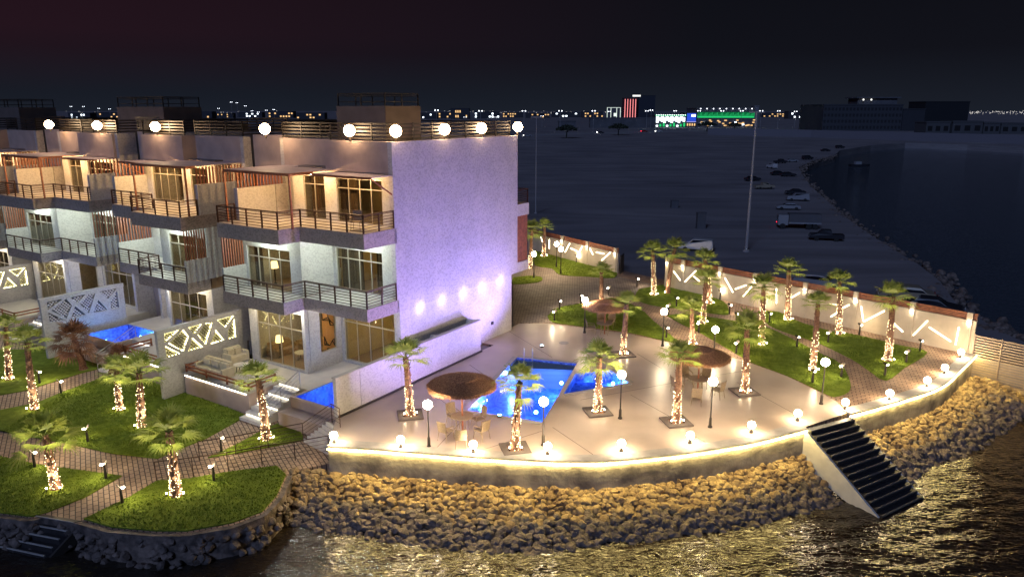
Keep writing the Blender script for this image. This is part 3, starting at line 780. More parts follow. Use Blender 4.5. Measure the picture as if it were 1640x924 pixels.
F0, F1, F2, RT = DECK, 3.96, 7.90, 12.40
def villa(v0, s, label, end=False, lit=(1, 1, 1, 1, 1), cool=1.0, stair=None):
    """lit: flags for rooms (ground L, ground R, first L, first R, second R)"""
    root = thing('terraced_house', label, 'house', tuple(W(0, v0)), ROT, 'terraced villas in a row')
    D = 11.6
    # ---- structure
    m = MB()
    # side wall at v'=0
    if end:
        m.box(0.0, 12.14, s * 0.0, s * 0.3, 3.28, RT)
        m.build('end_wall', STONE, root)
        MB().box(0.22, 11.47, s * 0.04, s * 0.3, F0 - 0.3, 3.277).build('end_wall', STONE_SM, root)
    else:
        m.box(0.2, D, s * 0.0, s * 0.3, F0 - 1.0, RT)
        m.build('side_wall', STONE, root)
    m = MB()
    m.box(-2.0 if False else 0.2, D, s * 9.5, s * 9.8, F0 - 1.0, 9.7); m.box(1.0, D, s * 9.5, s * 9.8, 9.7, RT)
    m.build('side_wall', STONE, root)
    m = MB(); m.box(D - 0.3, D, s * 0.3, s * 9.5, F0, RT); m.build('rear_wall', PLASTER, root)
    # ground floor fronts
    m = MB()
    wallgrid(m, 'u', 0.5, 0.8, 0.3, 4.95, F0, 3.28, [(0.75, 4.75, F0 + 0.15, 2.95)], s)
    wallgrid(m, 'u', -2.2, -1.95, 5.0, 9.8, F0, 3.28, [(5.25, 9.15, F0 + 0.12, 2.85)], s)
    wallgrid(m, 'v', 4.95, 5.2, -1.95, 0.8, F0, 3.28, [(-1.15, 0.15, 0.35, 2.8)], s)
    m.box(-1.95, 0.2, s * 9.55, s * 9.8, F0, 3.28)
    m.build('front_wall', STONE_SM, root)
    window(root, s, 'u', 0.62, 0.75, 4.75, F0 + 0.15, 2.95, 4, 0.70)
    window(root, s, 'u', -2.1, 5.25, 9.15, F0 + 0.12, 2.85, 4, 0.70)
    window(root, s, 'v', 5.05, -1.15, 0.15, 0.35, 2.8, 1, 0.999)
    # first floor fronts
    m = MB()
    wallgrid(m, 'u', 0.15, 0.42, 0.3, 4.95, F1, 7.09, [(1.15, 4.7, F1 + 0.03, 6.42)], s)
    wallgrid(m, 'u', -2.2, -1.95, 4.95, 9.8, F1, 7.09, [(5.85, 9.5, F1 + 0.03, 6.42)], s)
    m.box(-1.95, 0.42, s * 4.95, s * 5.2, F1, 7.09); m.box(-1.95, 0.2, s * 9.55, s * 9.8, F1, 7.09)
    m.build('front_wall', STONE_SM, root)
    window(root, s, 'u', 0.25, 1.15, 4.7, F1 + 0.03, 6.42, 4, 0.76)
    window(root, s, 'u', -2.1, 5.85, 9.5, F1 + 0.03, 6.42, 4, 0.76)
    # second floor and parapet storey
    m = MB()
    wallgrid(m, 'u', 0.15, 0.42, 0.3, 7.9, F2, 10.75, [(0.95, 4.35, F2 + 0.03, 10.38), (5.3, 7.0, F2 + 0.03, 10.4)], s)
    m.box(0.42, 1.2, s * 7.65, s * 7.9, F2, 10.75)
    m.box(1.05, 1.3, s * 7.9, s * 9.5, F2, 10.75)
    m.build('front_wall', STONE_SM, root)
    window(root, s, 'u', 0.25, 0.95, 4.35, F2 + 0.03, 10.38, 4, 0.77)
    window(root, s, 'u', 0.25, 5.3, 7.0, F2 + 0.03, 10.4, 2, 0.8)
    m = MB()
    m.box(0.01, 0.35, s * 0.3, s * 4.95, 10.75, RT); m.box(1.0, 1.3, s * 4.95, s * 9.5, 10.75, RT); m.box(0.35, 1.3, s * 4.65, s * 4.95, 10.75, RT)
    m.build('parapet_wall', PLASTER, root)
    # floors, soffits
    m = MB()
    m.box(0.35, 11.3, s * 0.3, s * 9.5, 3.30, F1 - 0.01); m.box(0.35, 11.3, s * 0.3, s * 9.5, 7.10, F2 - 0.01)
    m.box(-1.95, 0.35, s * 5.2, s * 9.5, 3.30, F1 - 0.01)
    m.box(-1.95, 0.35, s * 5.2, s * 9.5, 7.10, F2 - 0.01)
    m.build('floor', INTF, root)
    m = MB(); m.box(0.35, 11.3, s * 0.3, s * 4.65, 11.75, 12.0); m.box(1.3, 11.3, s * 4.65, s * 9.5, 11.75, 12.0); m.box(0.42, 1.3, s * 0.3, s * 7.65, 10.76, 10.9)
    r = m.build('roof', ROOFM, root)
    # balconies
    for z0, z1, nm in ((3.28, F1, 1), (7.09, F2, 2)):
        bm_ = MB()
        bm_.box(-2.35, 0.15 if nm == 2 else 0.15, s * 0.0, s * 4.7, z0, z1)
        bm_.box(-3.8, -2.2, s * 4.7, s * 9.8, z0, z1) if nm == 1 else bm_.box(-3.8, 0.15, s * 4.7, s * 9.8, z0, z1)
        if nm == 1: bm_.box(-2.2, 0.15, s * 4.7, s * 4.95, z0, z1)
        b_ = bm_.build('balcony', FASCIA, root)
        fl = MB(); fl.box(-2.28, 0.15, s * 0.06, s * 4.7, z1, z1 + 0.012)
        fl.box(-3.73, -2.2 if nm == 1 else 0.15, s * 4.72, s * 9.72, z1, z1 + 0.012); fl.build('balcony_floor', TILE, b_)
        sf = MB(); sf.box(-2.30, 0.15, s * 0.05, s * 4.65, z0 - 0.012, z0); sf.box(-3.75, -2.2, s * 4.75, s * 9.75, z0 - 0.012, z0)
        sf.build('soffit', WHITEP, b_)
        pts = [(0.0, s * 0.05), (-2.29, s * 0.05), (-2.29, s * 4.66), (-3.74, s * 4.76), (-3.74, s * 9.74)] if end else [(-1.95, s * 0.05), (-2.29, s * 0.05), (-2.29, s * 4.66), (-3.74, s * 4.76), (-3.74, s * 9.74)]
        if nm == 2: pts.append((-2.6, s * 9.74))
        railing(pts, z1 + 0.012, parent=b_)
    # party screens: stone dado with timber laths above
    MB().box(-3.75, -2.2, s * 9.66, s * 9.80, F1, 5.30).build('party_wall', STONE_SM, root)
    MB().box(-2.5, 0.15, s * 9.50, s * 9.80, F2, 9.70).build('party_wall', STONE_SM, root)
    if not end:
        MB().box(-2.3, 0.2, s * 0.0, s * 0.14, F1, 5.30).build('party_wall', STONE_SM, root); MB().box(-2.1, 0.2, s * 0.0, s * 0.25, F2, 9.70).build('party_wall', STONE_SM, root)
    laths('v', 9.72, -3.7, -2.25, 5.30, 7.08, 9, s, root)
    laths('v', 9.62, -2.45, 0.9, 9.72, 10.72, 15, s, root)
    if not end:
        laths('v', 0.07, -2.25, 0.15, 5.30, 7.08, 12, s, root); laths('v', 0.12, -2.0, 0.15, 9.70, 10.72, 9, s, root)
    # pergola over the top balcony
    m = MB()
    m.box(-1.55, 0.15, s * 0.05, s * 4.35, 10.66, 10.70); m.box(-3.1, 0.15, s * 4.35, s * 9.7, 10.78, 10.82); m.box(0.15, 1.0, s * 7.9, s * 9.5, 10.78, 10.82)
    pg = m.build('pergola', SHEET, root)
    m = MB()
    m.box(-1.62, -1.55, s * 0.05, s * 4.35, 10.58, 10.70); m.box(-3.17, -3.1, s * 4.3, s * 9.72, 10.68, 10.82)
    m.box(-3.1, -1.55, s * 4.28, s * 4.36, 10.68, 10.82); m.box(-3.1, -2.5, s * 9.70, s * 9.77, 10.68, 10.82)
    for v_ in (1.2, 2.4, 3.6): m.box(-1.55, 0.15, s * v_, s * (v_ + 0.06), 10.58, 10.655)
    for v_ in (5.4, 6.5, 7.6, 8.7): m.box(-3.1, 0.15, s * v_, s * (v_ + 0.06), 10.70, 10.775)
    m.bar((-1.5, s * 0.12, 10.6), (0.15, s * 0.12, 9.6), 0.06, 0.06)
    m.build('pergola_beams', WOOD, pg)
    MB().box(-3.17, -3.08, s * 4.30, s * 4.39, F2, 10.68).build('post', WOOD, pg)
    MB().box(-3.17, -3.08, s * 9.64, s * 9.73, F2, 10.68).build('post', WOOD, pg)
    # roof railing and stair room
    rr = []
    m = MB()
    def louvre(a, b, z0=RT + 0.02, h=0.95, n=5):
        A = Vector((a[0], s * a[1], 0)); B_ = Vector((b[0], s * b[1], 0)); L = (B_ - A).length; k = max(1, round(L / 1.6))
        for i in range(k + 1):
            p = A.lerp(B_, i / k); m.box(p.x - 0.035, p.x + 0.035, p.y - 0.035, p.y + 0.035, z0, z0 + h)
        for j in range(n):
            zz = z0 + h * (j + 0.6) / n; m.bar(A + Vector((0, 0, zz)), B_ + Vector((0, 0, zz)), 0.03, 0.09)
    louvre((0.35, 0.15), (0.35, 4.8)); louvre((1.15, 4.8), (1.15, 9.65))
    louvre((0.35, 0.15), (11.4, 0.15)); louvre((11.4, 0.15), (11.4, 9.6)); louvre((1.15, 9.65), (11.4, 9.65))
    m.build('roof_railing', DARKM, root)
    if stair:
        a, b_ = stair
        sr = MB().box(4.0, 7.2, s * a, s * b_, 12.0, 14.25).build('stair_room', DARKP, root)
        railing([(4.1, s * (a + .1)), (7.1, s * (a + .1)), (7.1, s * (b_ - .1)), (4.1, s * (b_ - .1)), (4.1, s * (a + .1))], 14.25, 0.7, 2, 1.8, 0.06, DARKM, sr, 'railing')
    # interior: partition walls, ceilings, lamps, curtains
    m = MB()
    for z0, z1, front in ((F0 + 0.02, 3.28, 1), (F1, 7.09, 1), (F2, 10.76, 0)):
        m.box(4.8, 4.9, s * 0.3, s * 9.5, z0, z1)
        if z0 < 7: m.box(0.8, 4.8, s * 4.9, s * 5.0, z0, z1)
    m.build('inner_wall', INTW, root)
    MB().box(0.8, 4.8, s * 0.3, s * 9.5, F0 + 0.005, F0 + 0.02).box(-1.95, 0.8, s * 5.2, s * 9.5, F0 + 0.005, F0 + 0.02).build('inner_floor', INTF, root)
    rooms = [(-0.5, 7.4, 3.26, lit[0]), (2.6, 2.6, 3.26, lit[1]), (0.6, 7.5, 7.07, lit[2]), (2.6, 2.8, 7.07, lit[3]), (2.4, 2.8, 10.74, lit[4])]
    for ru, rv, rz_, on in rooms:
        if on:
            MB().box(ru - 0.45, ru + 0.45, s * rv - 0.45, s * rv + 0.45, rz_ - 0.06, rz_ - 0.01).build('ceiling_lamp', ROOML if on < 2 else MATS['room_lamp_bright'], root)
    curtain(root, s, 0.62, 3.2, 4.55, F2 + 0.05, 10.3, CURT); curtain(root, s, 0.62, 0.4, 0.9, F2 + 0.05, 10.3, CURT)
    curtain(root, s, 0.62, 5.25, 6.95, F2 + 0.05, 10.35, CURT)
    curtain(root, s, 0.62, 1.1, 1.95, F1 + 0.05, 6.35, CURT); curtain(root, s, 0.62, 3.0, 4.75, F1 + 0.05, 6.35, CURT)
    curtain(root, s, -1.75, 8.7, 9.45, F1 + 0.05, 6.35, CURT)
    # soffit downlights
    k = 0
    for (du, dv, dz, cc, pw) in ((-1.2, 2.4, 7.07, (0.86, 1.0, 0.92), 34), (-2.9, 7.2, 7.07, (0.86, 1.0, 0.92), 26), (-0.9, 2.4, 3.26, (1, 0.92, 0.80), 26),
                                 (-3.0, 5.4, 3.26, (1, 0.95, 0.90), 20), (-3.0, 8.6, 3.26, (1, 0.85, 0.62), 20), (-0.8, 2.2, 10.56, (1, 0.62, 0.27), 30),
                                 (-1.6, 7.0, 10.66, (1, 0.60, 0.26), 32), (-0.8, 5.2, 10.6, (1, 0.62, 0.27), 14)):
        dl = MB().lathe([(0.09, -0.03), (0.09, 0.0)], 10).build('downlight', DOWN, root, loc=(du, s * dv, dz))
        lamp('downlight_bulb', dl, (0, 0, -0.08), pw * cool * (8.0 if dz > 4 else 4.5), cc, 0.07)
    return root
emit('room_lamp_bright', (1.0, 0.80, 0.36), 16, True)
E1 = villa(0.0, 1, 'end villa of the row with the tall plain violet lit stone end wall', end=True, lit=(2, 2, 1, 1, 1), stair=(4.0, 8.0))
E2 = villa(23.0, -1, 'second villa from the pool deck, beside the purple lit lattice screen', lit=(1, 1, 1, 1, 1))
E3 = villa(25.9, 1, 'third villa along the row, with brown slatted screens and a dark glazed balcony door', lit=(1, 0, 0, 0, 0), stair=(0.1, 6.3))
E4 = villa(48.9, -1, 'farthest villa, cut by the left edge of the photo', lit=(1, 0, 1, 0, 0), stair=(-5.5, 0.8))
# end villa extras: washers along the lower end wall, rear balcony
for i, (u, pw) in enumerate(((1.9, 20), (3.9, 20), (6.0, 20), (8.0, 20), (10.1, 20))):
    dl = MB().lathe([(0.05, -0.05), (0.05, 0.0)], 10).build('wall_washer', DOWN, E1, loc=(u, -0.02 + 0.0, 3.26))
    lamp('wall_washer_bulb', dl, (0, -0.24, -0.14), pw * 0.4, (0.95, 0.93, 1.0), 0.04)
rb = MB().box(12.15, 13.6, 0.0, 4.7, 7.11, 7.9).build('rear_balcony', STONE, E1); MB().box(12.15, 13.6, 0.0, 4.7, 3.28, 3.95).build('rear_balcony', STONE, E1)
railing([(12.16, 0.06), (13.5, 0.06), (13.5, 4.6)], 7.9, parent=rb)
laths('v', 0.08, 12.2, 13.5, 3.96, 7.1, 10, 1, rb)
m = MB()
for u in (12.14, 0): pass
# dark utility hatch on the end wall
MB().box(9.0, 9.25, 0.0, 0.05, 0.35, 0.55).build('wall_socket', BLACK, E1)
# recessed infill walls between neighbouring villas
for a, b, lab in ((9.8, 13.2, 'recessed strip of wall between the end villa and its neighbour'), (23.0, 25.9, 'dark recessed strip of wall between second and third villa'), (35.7, 39.1, 'recessed strip of wall between third and farthest villa')):
    t = thing('infill_wall', lab, 'wall', tuple(W(1.6, a)), ROT)
    MB().box(0, 0.3, 0.0, b - a, GARD, RT + 0.12).build('wall', PLASTER, t)
    for y in (0.05, b - a - 0.2): MB().box(-0.06, -0.003, y, y + 0.15, 8.0, RT + 0.12).build('edge_strip', DARKM, t)  # dark upright strip along each edge of the recessed wall
    m = MB()
    for j in range(5): m.box(0.1, 0.14, 0, b - a, RT + 0.3 + j * 0.19, RT + 0.39 + j * 0.19)
    m.build('roof_railing', DARKM, t)

# ---- ground floor terraces
def terrace(v0, s, lab, poolname, stair_lit=True):
    """terrace slab with retaining front, stair and private pool (local v' as for the villa)"""
    t = thing('villa_terrace', lab, 'terrace', tuple(W(0, v0)), ROT, 'raised villa terraces')
    m = MB()
    hole = None
    m.box(-2.0, 0.7, s * -0.55, s * 5.0, GARD, F0 - 0.004)
    m.box(-5.7, -2.2, s * 5.7, s * 11.2, GARD, F0); m.box(-3.9, -2.0, s * 3.2, s * 5.7, GARD, F0)
    m.box(-2.2, 0.0, s * 5.0, s * 9.8, GARD, F0 - 0.006)
    m.box(-3.9, -2.0, s * 3.0, s * 3.2, GARD, F0 - 0.002)
    m.build('slab', TILE, t)
    m = MB()
    m.box(-5.86, -5.7, s * 5.55, s * 11.2, GARD, F0 - 0.12); m.box(-5.7, -3.9, s * 5.55, s * 5.7, GARD, F0 - 0.12)
    m.build('retaining_wall', PLASTER, t)
    MB().box(-5.92, -3.85, s * 5.50, s * 5.66, F0 - 0.10, F0 + 0.02).box(-5.92, -5.66, s * 5.66, s * 11.2, F0 - 0.10, F0 + 0.02).build('coping', CONC, t)
    MB().box(-5.915, -5.865, s * 5.7, s * 11.1, F0 - 0.16, F0 - 0.12).build('light_strip', LEDW, t)
    # timber balustrade of the sitting area
    m = MB()
    pts = [(-5.0, s * 11.1), (-5.75, s * 11.1), (-5.75, s * 5.6), (-4.0, s * 5.6)]
    for a, b in zip(pts[:-1], pts[1:]):
        for z in (0.22, 0.42): m.bar((*a, F0 + z), (*b, F0 + z), 0.04, 0.10)
        L = math.dist(a, b); n = max(1, round(L / 1.8))
        for i in range(n + 1):
            x = a[0] + (b[0] - a[0]) * i / n; y = a[1] + (b[1] - a[1]) * i / n; m.box(x - 0.04, x + 0.04, y - 0.04, y + 0.04, F0, F0 + 0.5)
    m.build('timber_rail', WOOD, t)
    # garden stair
    m = MB()
    n = 7
    for k in range(n):
        z = F0 - (k + 1) * (F0 - GARD) / (n + 1)
        m.box(-3.9 - 0.38 * (k + 1), -3.9 - 0.38 * k, s * 3.75, s * 5.5, GARD, z)
    m.build('stair', WHITEP, t)
    if stair_lit:
        for k in range(0, n, 2):
            z = F0 - (k + 1) * (F0 - GARD) / (n + 1)
            MB().box(-3.9 - 0.38 * k - 0.012, -3.9 - 0.38 * k - 0.003, s * 3.85, s * 5.4, z + 0.03, z + 0.06).build('stair_light', LEDW, t)
    for vv in (3.72,):
        m = MB()
        A = Vector((-3.9, s * vv, F0)); B_ = Vector((-3.9 - 0.38 * n, s * vv, GARD + 0.12))
        for h in (0.3, 0.55, 0.8): m.tube(A + Vector((0, 0, h)), B_ + Vector((0, 0, h)), 0.014, 5)
        m.tube(A + Vector((0, 0, 1.0)), B_ + Vector((0, 0, 1.0)), 0.024, 6)
        for f in (0, 0.5, 1): p = A.lerp(B_, f); m.tube(p, p + Vector((0, 0, 1.0)), 0.022, 6)
        m.build('handrail', STEEL, t)
    # pool box
    m = MB()
    m.box(-5.05, -4.9, s * -0.55, s * 3.2, GARD, F0 - 0.005); m.box(-4.9, -2.0, s * 3.0, s * 3.2, GARD + 0.01, F0 - 0.008)
    m.box(-5.9, -5.05, s * -0.55, s * 3.2, GARD, F0 - 0.55)
    m.build('pool_wall', PLASTER, t)
    p = thing('private_pool', lab.replace('terrace of', 'small blue private pool of') if False else poolname, 'pool', tuple(W(0, v0)), ROT, 'private plunge pools of the villas')
    m = MB().box(-4.9, -2.0, s * -0.55, s * 3.0, GARD - 0.1, GARD)
    m.box(-4.9, -4.87, s * -0.55, s * 3.0, GARD, F0 - 0.05); m.box(-2.03, -2.0, s * -0.55, s * 3.0, GARD, F0 - 0.05)
    m.box(-4.87, -2.03, s * -0.55, s * -0.52, GARD, F0 - 0.05); m.box(-4.87, -2.03, s * 2.97, s * 3.0, GARD, F0 - 0.05)
    m.build('basin', POOLT, p)
    MB().add([(-4.88, s * -0.54, F0 - 0.06), (-2.02, s * -0.54, F0 - 0.06), (-2.02, s * 2.98, F0 - 0.06), (-4.88, s * 2.98, F0 - 0.06)], [(0, 1, 2, 3)]).build('water', POOLW, p)
    for (x, y) in ((-2.4, 1.6), (-4.2, 0.5)):
        o = MB().sphere((0, 0, 0), 0.08, 8, 6).build('pool_light', POOLL, p, loc=(x, s * y, F0 - 0.5))
        lamp('pool_bulb', o, (-0.13, 0, 0), 75, (0.16, 0.45, 1.0), 0.1)
    return t
terrace(0.0, 1, 'raised tiled terrace of the end villa with timber rails and lit garden stair', 'small private pool with its bright blue corner against the fence, at the end villa')
terrace(23.0, -1, 'raised tiled terrace of the second villa behind the dry palm', 'long private pool below the purple lit lattice screen')
terrace(25.9, 1, 'raised tiled terrace of the third villa with orange timber rails', 'private pool of the third villa hidden behind the lattice screen')

# lattice garden screens
LAT_Y = pbr('lattice_brick', (0.75, 0.72, 0.72), 0.8)
LAT_D = pbr('lattice_olive', (0.16, 0.15, 0.07), 0.8)
TRI = [[(0.02, 0.62), (0.02, 0.98), (0.22, 0.98)], [(0.02, 0.02), (0.02, 0.50), (0.20, 0.02)], [(0.06, 0.56), (0.27, 0.96), (0.33, 0.60), (0.24, 0.06)],
       [(0.30, 0.02), (0.37, 0.54), (0.50, 0.02)], [(0.33, 0.98), (0.40, 0.62), (0.52, 0.98)], [(0.44, 0.58), (0.56, 0.96), (0.66, 0.92), (0.54, 0.06)],
       [(0.60, 0.04), (0.69, 0.60), (0.80, 0.03)], [(0.72, 0.97), (0.83, 0.55), (0.97, 0.97)], [(0.85, 0.02), (0.86, 0.42), (0.97, 0.86), (0.97, 0.02)]]
def inside(p, poly):
    c = False; j = len(poly) - 1
    for i in range(len(poly)):
        a, b = poly[i], poly[j]
        if (a[1] > p[1]) != (b[1] > p[1]) and p[0] < (b[0] - a[0]) * (p[1] - a[1]) / (b[1] - a[1]) + a[0]: c = not c
        j = i
    return c
def screen(v, label, glow, color, strength, group='lattice garden screens'):
    t = thing('lattice_screen_wall', label, 'wall', tuple(W(0, v)), ROT, group)
    u0, u1, zt, zb = -7.1, -1.6, 2.15, GARD - 0.1
    MB().box(u0, u1, -0.12, 0.12, zb, 0.45).box(u0, u0 + 0.32, -0.12, 0.12, 0.45, zt - 0.24).box(u1 - 0.30, u1, -0.12, 0.12, 0.45, zt - 0.24).box(u0 - 0.03, u1 + 0.03, -0.15, 0.15, zt - 0.24, zt).build('wall', STONE_SM, t)
    pu0, pu1, pz0, pz1 = u0 + 0.32, u1 - 0.30, 0.45, zt - 0.24
    def M(p): return (pu0 + p[0] * (pu1 - pu0), pz0 + p[1] * (pz1 - pz0))
    # solid ribs = panel minus triangles
    loops = [[(pu0, pz0), (pu1, pz0), (pu1, pz1), (pu0, pz1)]] + [[M(p) for p in tr] for tr in TRI]
    mm = MB().prism(loops[0], -0.10, 0.10, loops[1:])
    mm.v = [(x, z, y) for x, y, z in mm.v]
    mm.build('ribs', STONE_SM, t, recalc=True)
    g = MB(); led = MB()
    for tr in TRI:
        P = [M(p) for p in tr]
        x = pu0
        for i in range(40):
            for j in range(14):
                cx = pu0 + (i + 0.5 * (j % 2)) * 0.20; cz = pz0 + j * 0.115 + 0.05
                if inside((cx, cz), P) and inside((cx + 0.05, cz + 0.03), P) and inside((cx - 0.03, cz), P): g.box(cx - 0.055, cx + 0.055, -0.05, 0.05, cz - 0.034, cz + 0.034)
        for a, b in zip(P, P[1:] + P[:1]):
            A = Vector((a[0], -0.0, a[1])); B_ = Vector((b[0], -0.0, b[1])); c = Vector((sum(q[0] for q in P) / len(P), 0, sum(q[1] for q in P) / len(P)))
            A = A.lerp(c, 0.06); B_ = B_.lerp(c, 0.06)
            if glow: led.bar(A, B_, 0.05, 0.03)
    g.build('lattice', LAT_D if glow else LAT_Y, t)
    # backing board behind the lattice, which catches the light
    MB().box(pu0, pu1, 0.09, 0.11, pz0, pz1).build('backing', WHITEP, t) if glow else MB().box(pu0, pu1, 0.09, 0.11, pz0, pz1).build('backing', DARKB, t)
    if glow: led.build('light_strip', emit('screen_strip_%d' % int(v), color, strength, True), t)
    return t
screen(11.5, 'stone screen wall with yellow glowing lattice beside the end villa terrace', True, (1.0, 0.90, 0.42), 7)
screen(24.4, 'stone screen wall with pale lattice triangles in purple light beside the long pool', False, (1, 1, 1), 1)
screen(37.4, 'yellow glowing lattice screen wall at the far left edge', True, (1.0, 0.90, 0.42), 7)

# long fence wall between the end villa and the pool deck
t = thing('boundary_wall', 'tall stone garden wall running from the sea wall to the end villa, violet lit', 'wall', tuple(W(0, -0.9)), ROT)
for a, b in ((-5.62, -4.0), (-3.975, -0.9), (-0.875, 2.6), (2.625, 6.5)):
    MB().box(a, b, -0.0, 0.22, DECK, 1.38).build('wall_panel', STONE_SM, t)
MB().box(6.28, 6.5, 0.225, 1.0, DECK, 1.38).box(2.7, 2.85, 0.225, 0.9, DECK, 1.3).build('return_wall', STONE_SM, t)
MB().box(-5.66, 6.54, -0.03, 0.25, 1.383, 1.44).build('coping', CONC, t)
MB().box(-5.62, 6.5, -0.12, -0.003, DECK, DECK + 0.07).build('channel', DARKM, t)

# fascia floodlights on the roof edge
for (px, py, plane, lab) in ((80, 194, 'u', 'rooftop floodlight nearest the left edge, first in the row'), (157, 196, 'u', 'rooftop floodlight over the third villa, second from the left'),
                             (250, 202, 'u', 'rooftop floodlight over the second villa'), (425, 203, 'u', 'rooftop floodlight above the recessed strip beside the end villa'),
                             (560, 210, 'u', 'rooftop floodlight above the front of the end villa'), (634, 212, 'v', 'rooftop floodlight on the front corner of the violet wall'),
                             (712, 209, 'v', 'rooftop floodlight left of the middle of the violet wall'), (771, 206, 'v', 'rooftop floodlight right of the middle of the violet wall'),
                             (829, 206, 'v', 'rooftop floodlight on the rear corner of the violet wall')):
    best = None
    for k in range(0, 12000):
        if plane == 'u': q = W(-0.05, -1 + k * 0.004, 12.9)
        else: q = W(k * 0.0012, 0.1, 12.9)
        dep = q.y * cP - (q.z - CAMH) * sP; x = 820 + F * q.x / dep
        if best is None or abs(x - px) < best[0]: best = (abs(x - px), q)
    q = best[1]
    t = thing('rooftop_floodlight', lab, 'floodlight', tuple(q), ROT, 'floodlights along the roof edge')
    MB().box(-0.03, 0.03, -0.04, 0.04, -0.5, -0.2).build('bracket', DARKM, t)
    MB().box(0.0, 0.10, -0.26, 0.26, -0.22, 0.32).build('housing', DARKM, t)
    MB().sphere((-0.10, -0.08, 0.05), 0.31, 12, 8).build('lens', FLOOD, t)
#@@SITE
# ------------------------------------------------------------------ added violet floods washing the end wall, made-up fittings on the deck
for (px, py, aim, pw, c, an, lab) in (((868), 556, W(6.5, 0, 6.5), 3100, (0.36, 0.27, 1.0), 100, 'added low violet floodlight on the deck behind the pool'),
                                      ((800), 668, W(2.0, 0, 7.0), 4000, (0.46, 0.32, 1.0), 95, 'added low violet floodlight on the deck at the near left corner of the pool')):
    p = at(px, py, DECK)
    t = thing('added_floodlight', lab, 'floodlight', tuple(p), 0, 'added violet floodlights on the deck')
    MB().box(-0.10, 0.10, -0.07, 0.07, 0.0, 0.12).build('housing', DARKM, t)
    MB().box(-0.08, 0.08, -0.05, 0.05, 0.123, 0.135).build('lens', MATS['pool_lamp'], t)
    lamp('violet_fill', t, (0, 0, 0.22), pw, c, 0.15, 'SPOT', aim=Vector(aim) - p, angle=an + 35, blend=0.9)

# ------------------------------------------------------------------ palms
def crown_mesh(seed, nleaf=30, droop=1.0, mat=FROND, R0=0.62):
    r = random.Random(seed); m = MB()
    for k in range(nleaf):
        f = k / nleaf
        el = R(82) - f * R(100) * droop + r.uniform(-0.12, 0.12)         # from upright to hanging
        az = k * 2.399963 + r.uniform(-0.2, 0.2)
        d = Vector((math.cos(az) * math.cos(el), math.sin(az) * math.cos(el), math.sin(el)))
        pl = r.uniform(0.42, 0.72) * (0.8 + 0.4 * f)
        base = Vector((0, 0, 0.05 - 0.25 * f)); mid = base + d * pl * 0.6; tip = base + d * pl + Vector((0, 0, -0.07 * pl))
        m.tube(base, mid, 0.016, 3, 0.012, False); m.tube(mid, tip, 0.012, 3, 0.008, False)
        side = d.cross(Vector((0, 0, 1))); side = side.normalized() if side.length > 0.05 else Vector((1, 0, 0))
        up = side.cross(d).normalized()
        nb = 15; rad = R0 * r.uniform(0.8, 1.15)
        for b in range(nb):
            t = (b / (nb - 1) - 0.5) * 2; ang = t * R(82)
            bd = (d * math.cos(ang) + side * math.sin(ang)).normalized()
            bd = (bd + up * (0.10 * abs(t)) + Vector((r.uniform(-.04, .04), r.uniform(-.04, .04), r.uniform(-.04, .04)))).normalized()
            L = rad * (1 - 0.28 * t * t) * r.uniform(0.8, 1.15)
            w = bd.cross(up).normalized() * 0.017 * (1.1 + R0)
            p1 = tip + bd * L * 0.5; p2 = tip + bd * L * 0.82 + Vector((0, 0, -0.10 * L)); p3 = tip + bd * L + Vector((0, 0, -0.34 * L))
            m.add([tip, p1 - w, p1 + w, p2 - w * 0.5, p2 + w * 0.5, p3], [(0, 1, 2), (1, 3, 4, 2), (3, 5, 4)])
    me = bpy.data.meshes.new('crown'); me.from_pydata(m.v, [], m.f); me.materials.append(mat); me.update(); return me
CROWNS = [crown_mesh(11 + k, 22 + 2 * (k % 3), 0.9 + 0.12 * (k % 3), R0=0.70) for k in range(5)]
DRYC = crown_mesh(77, 34, 1.35, FRONDD, 0.7)
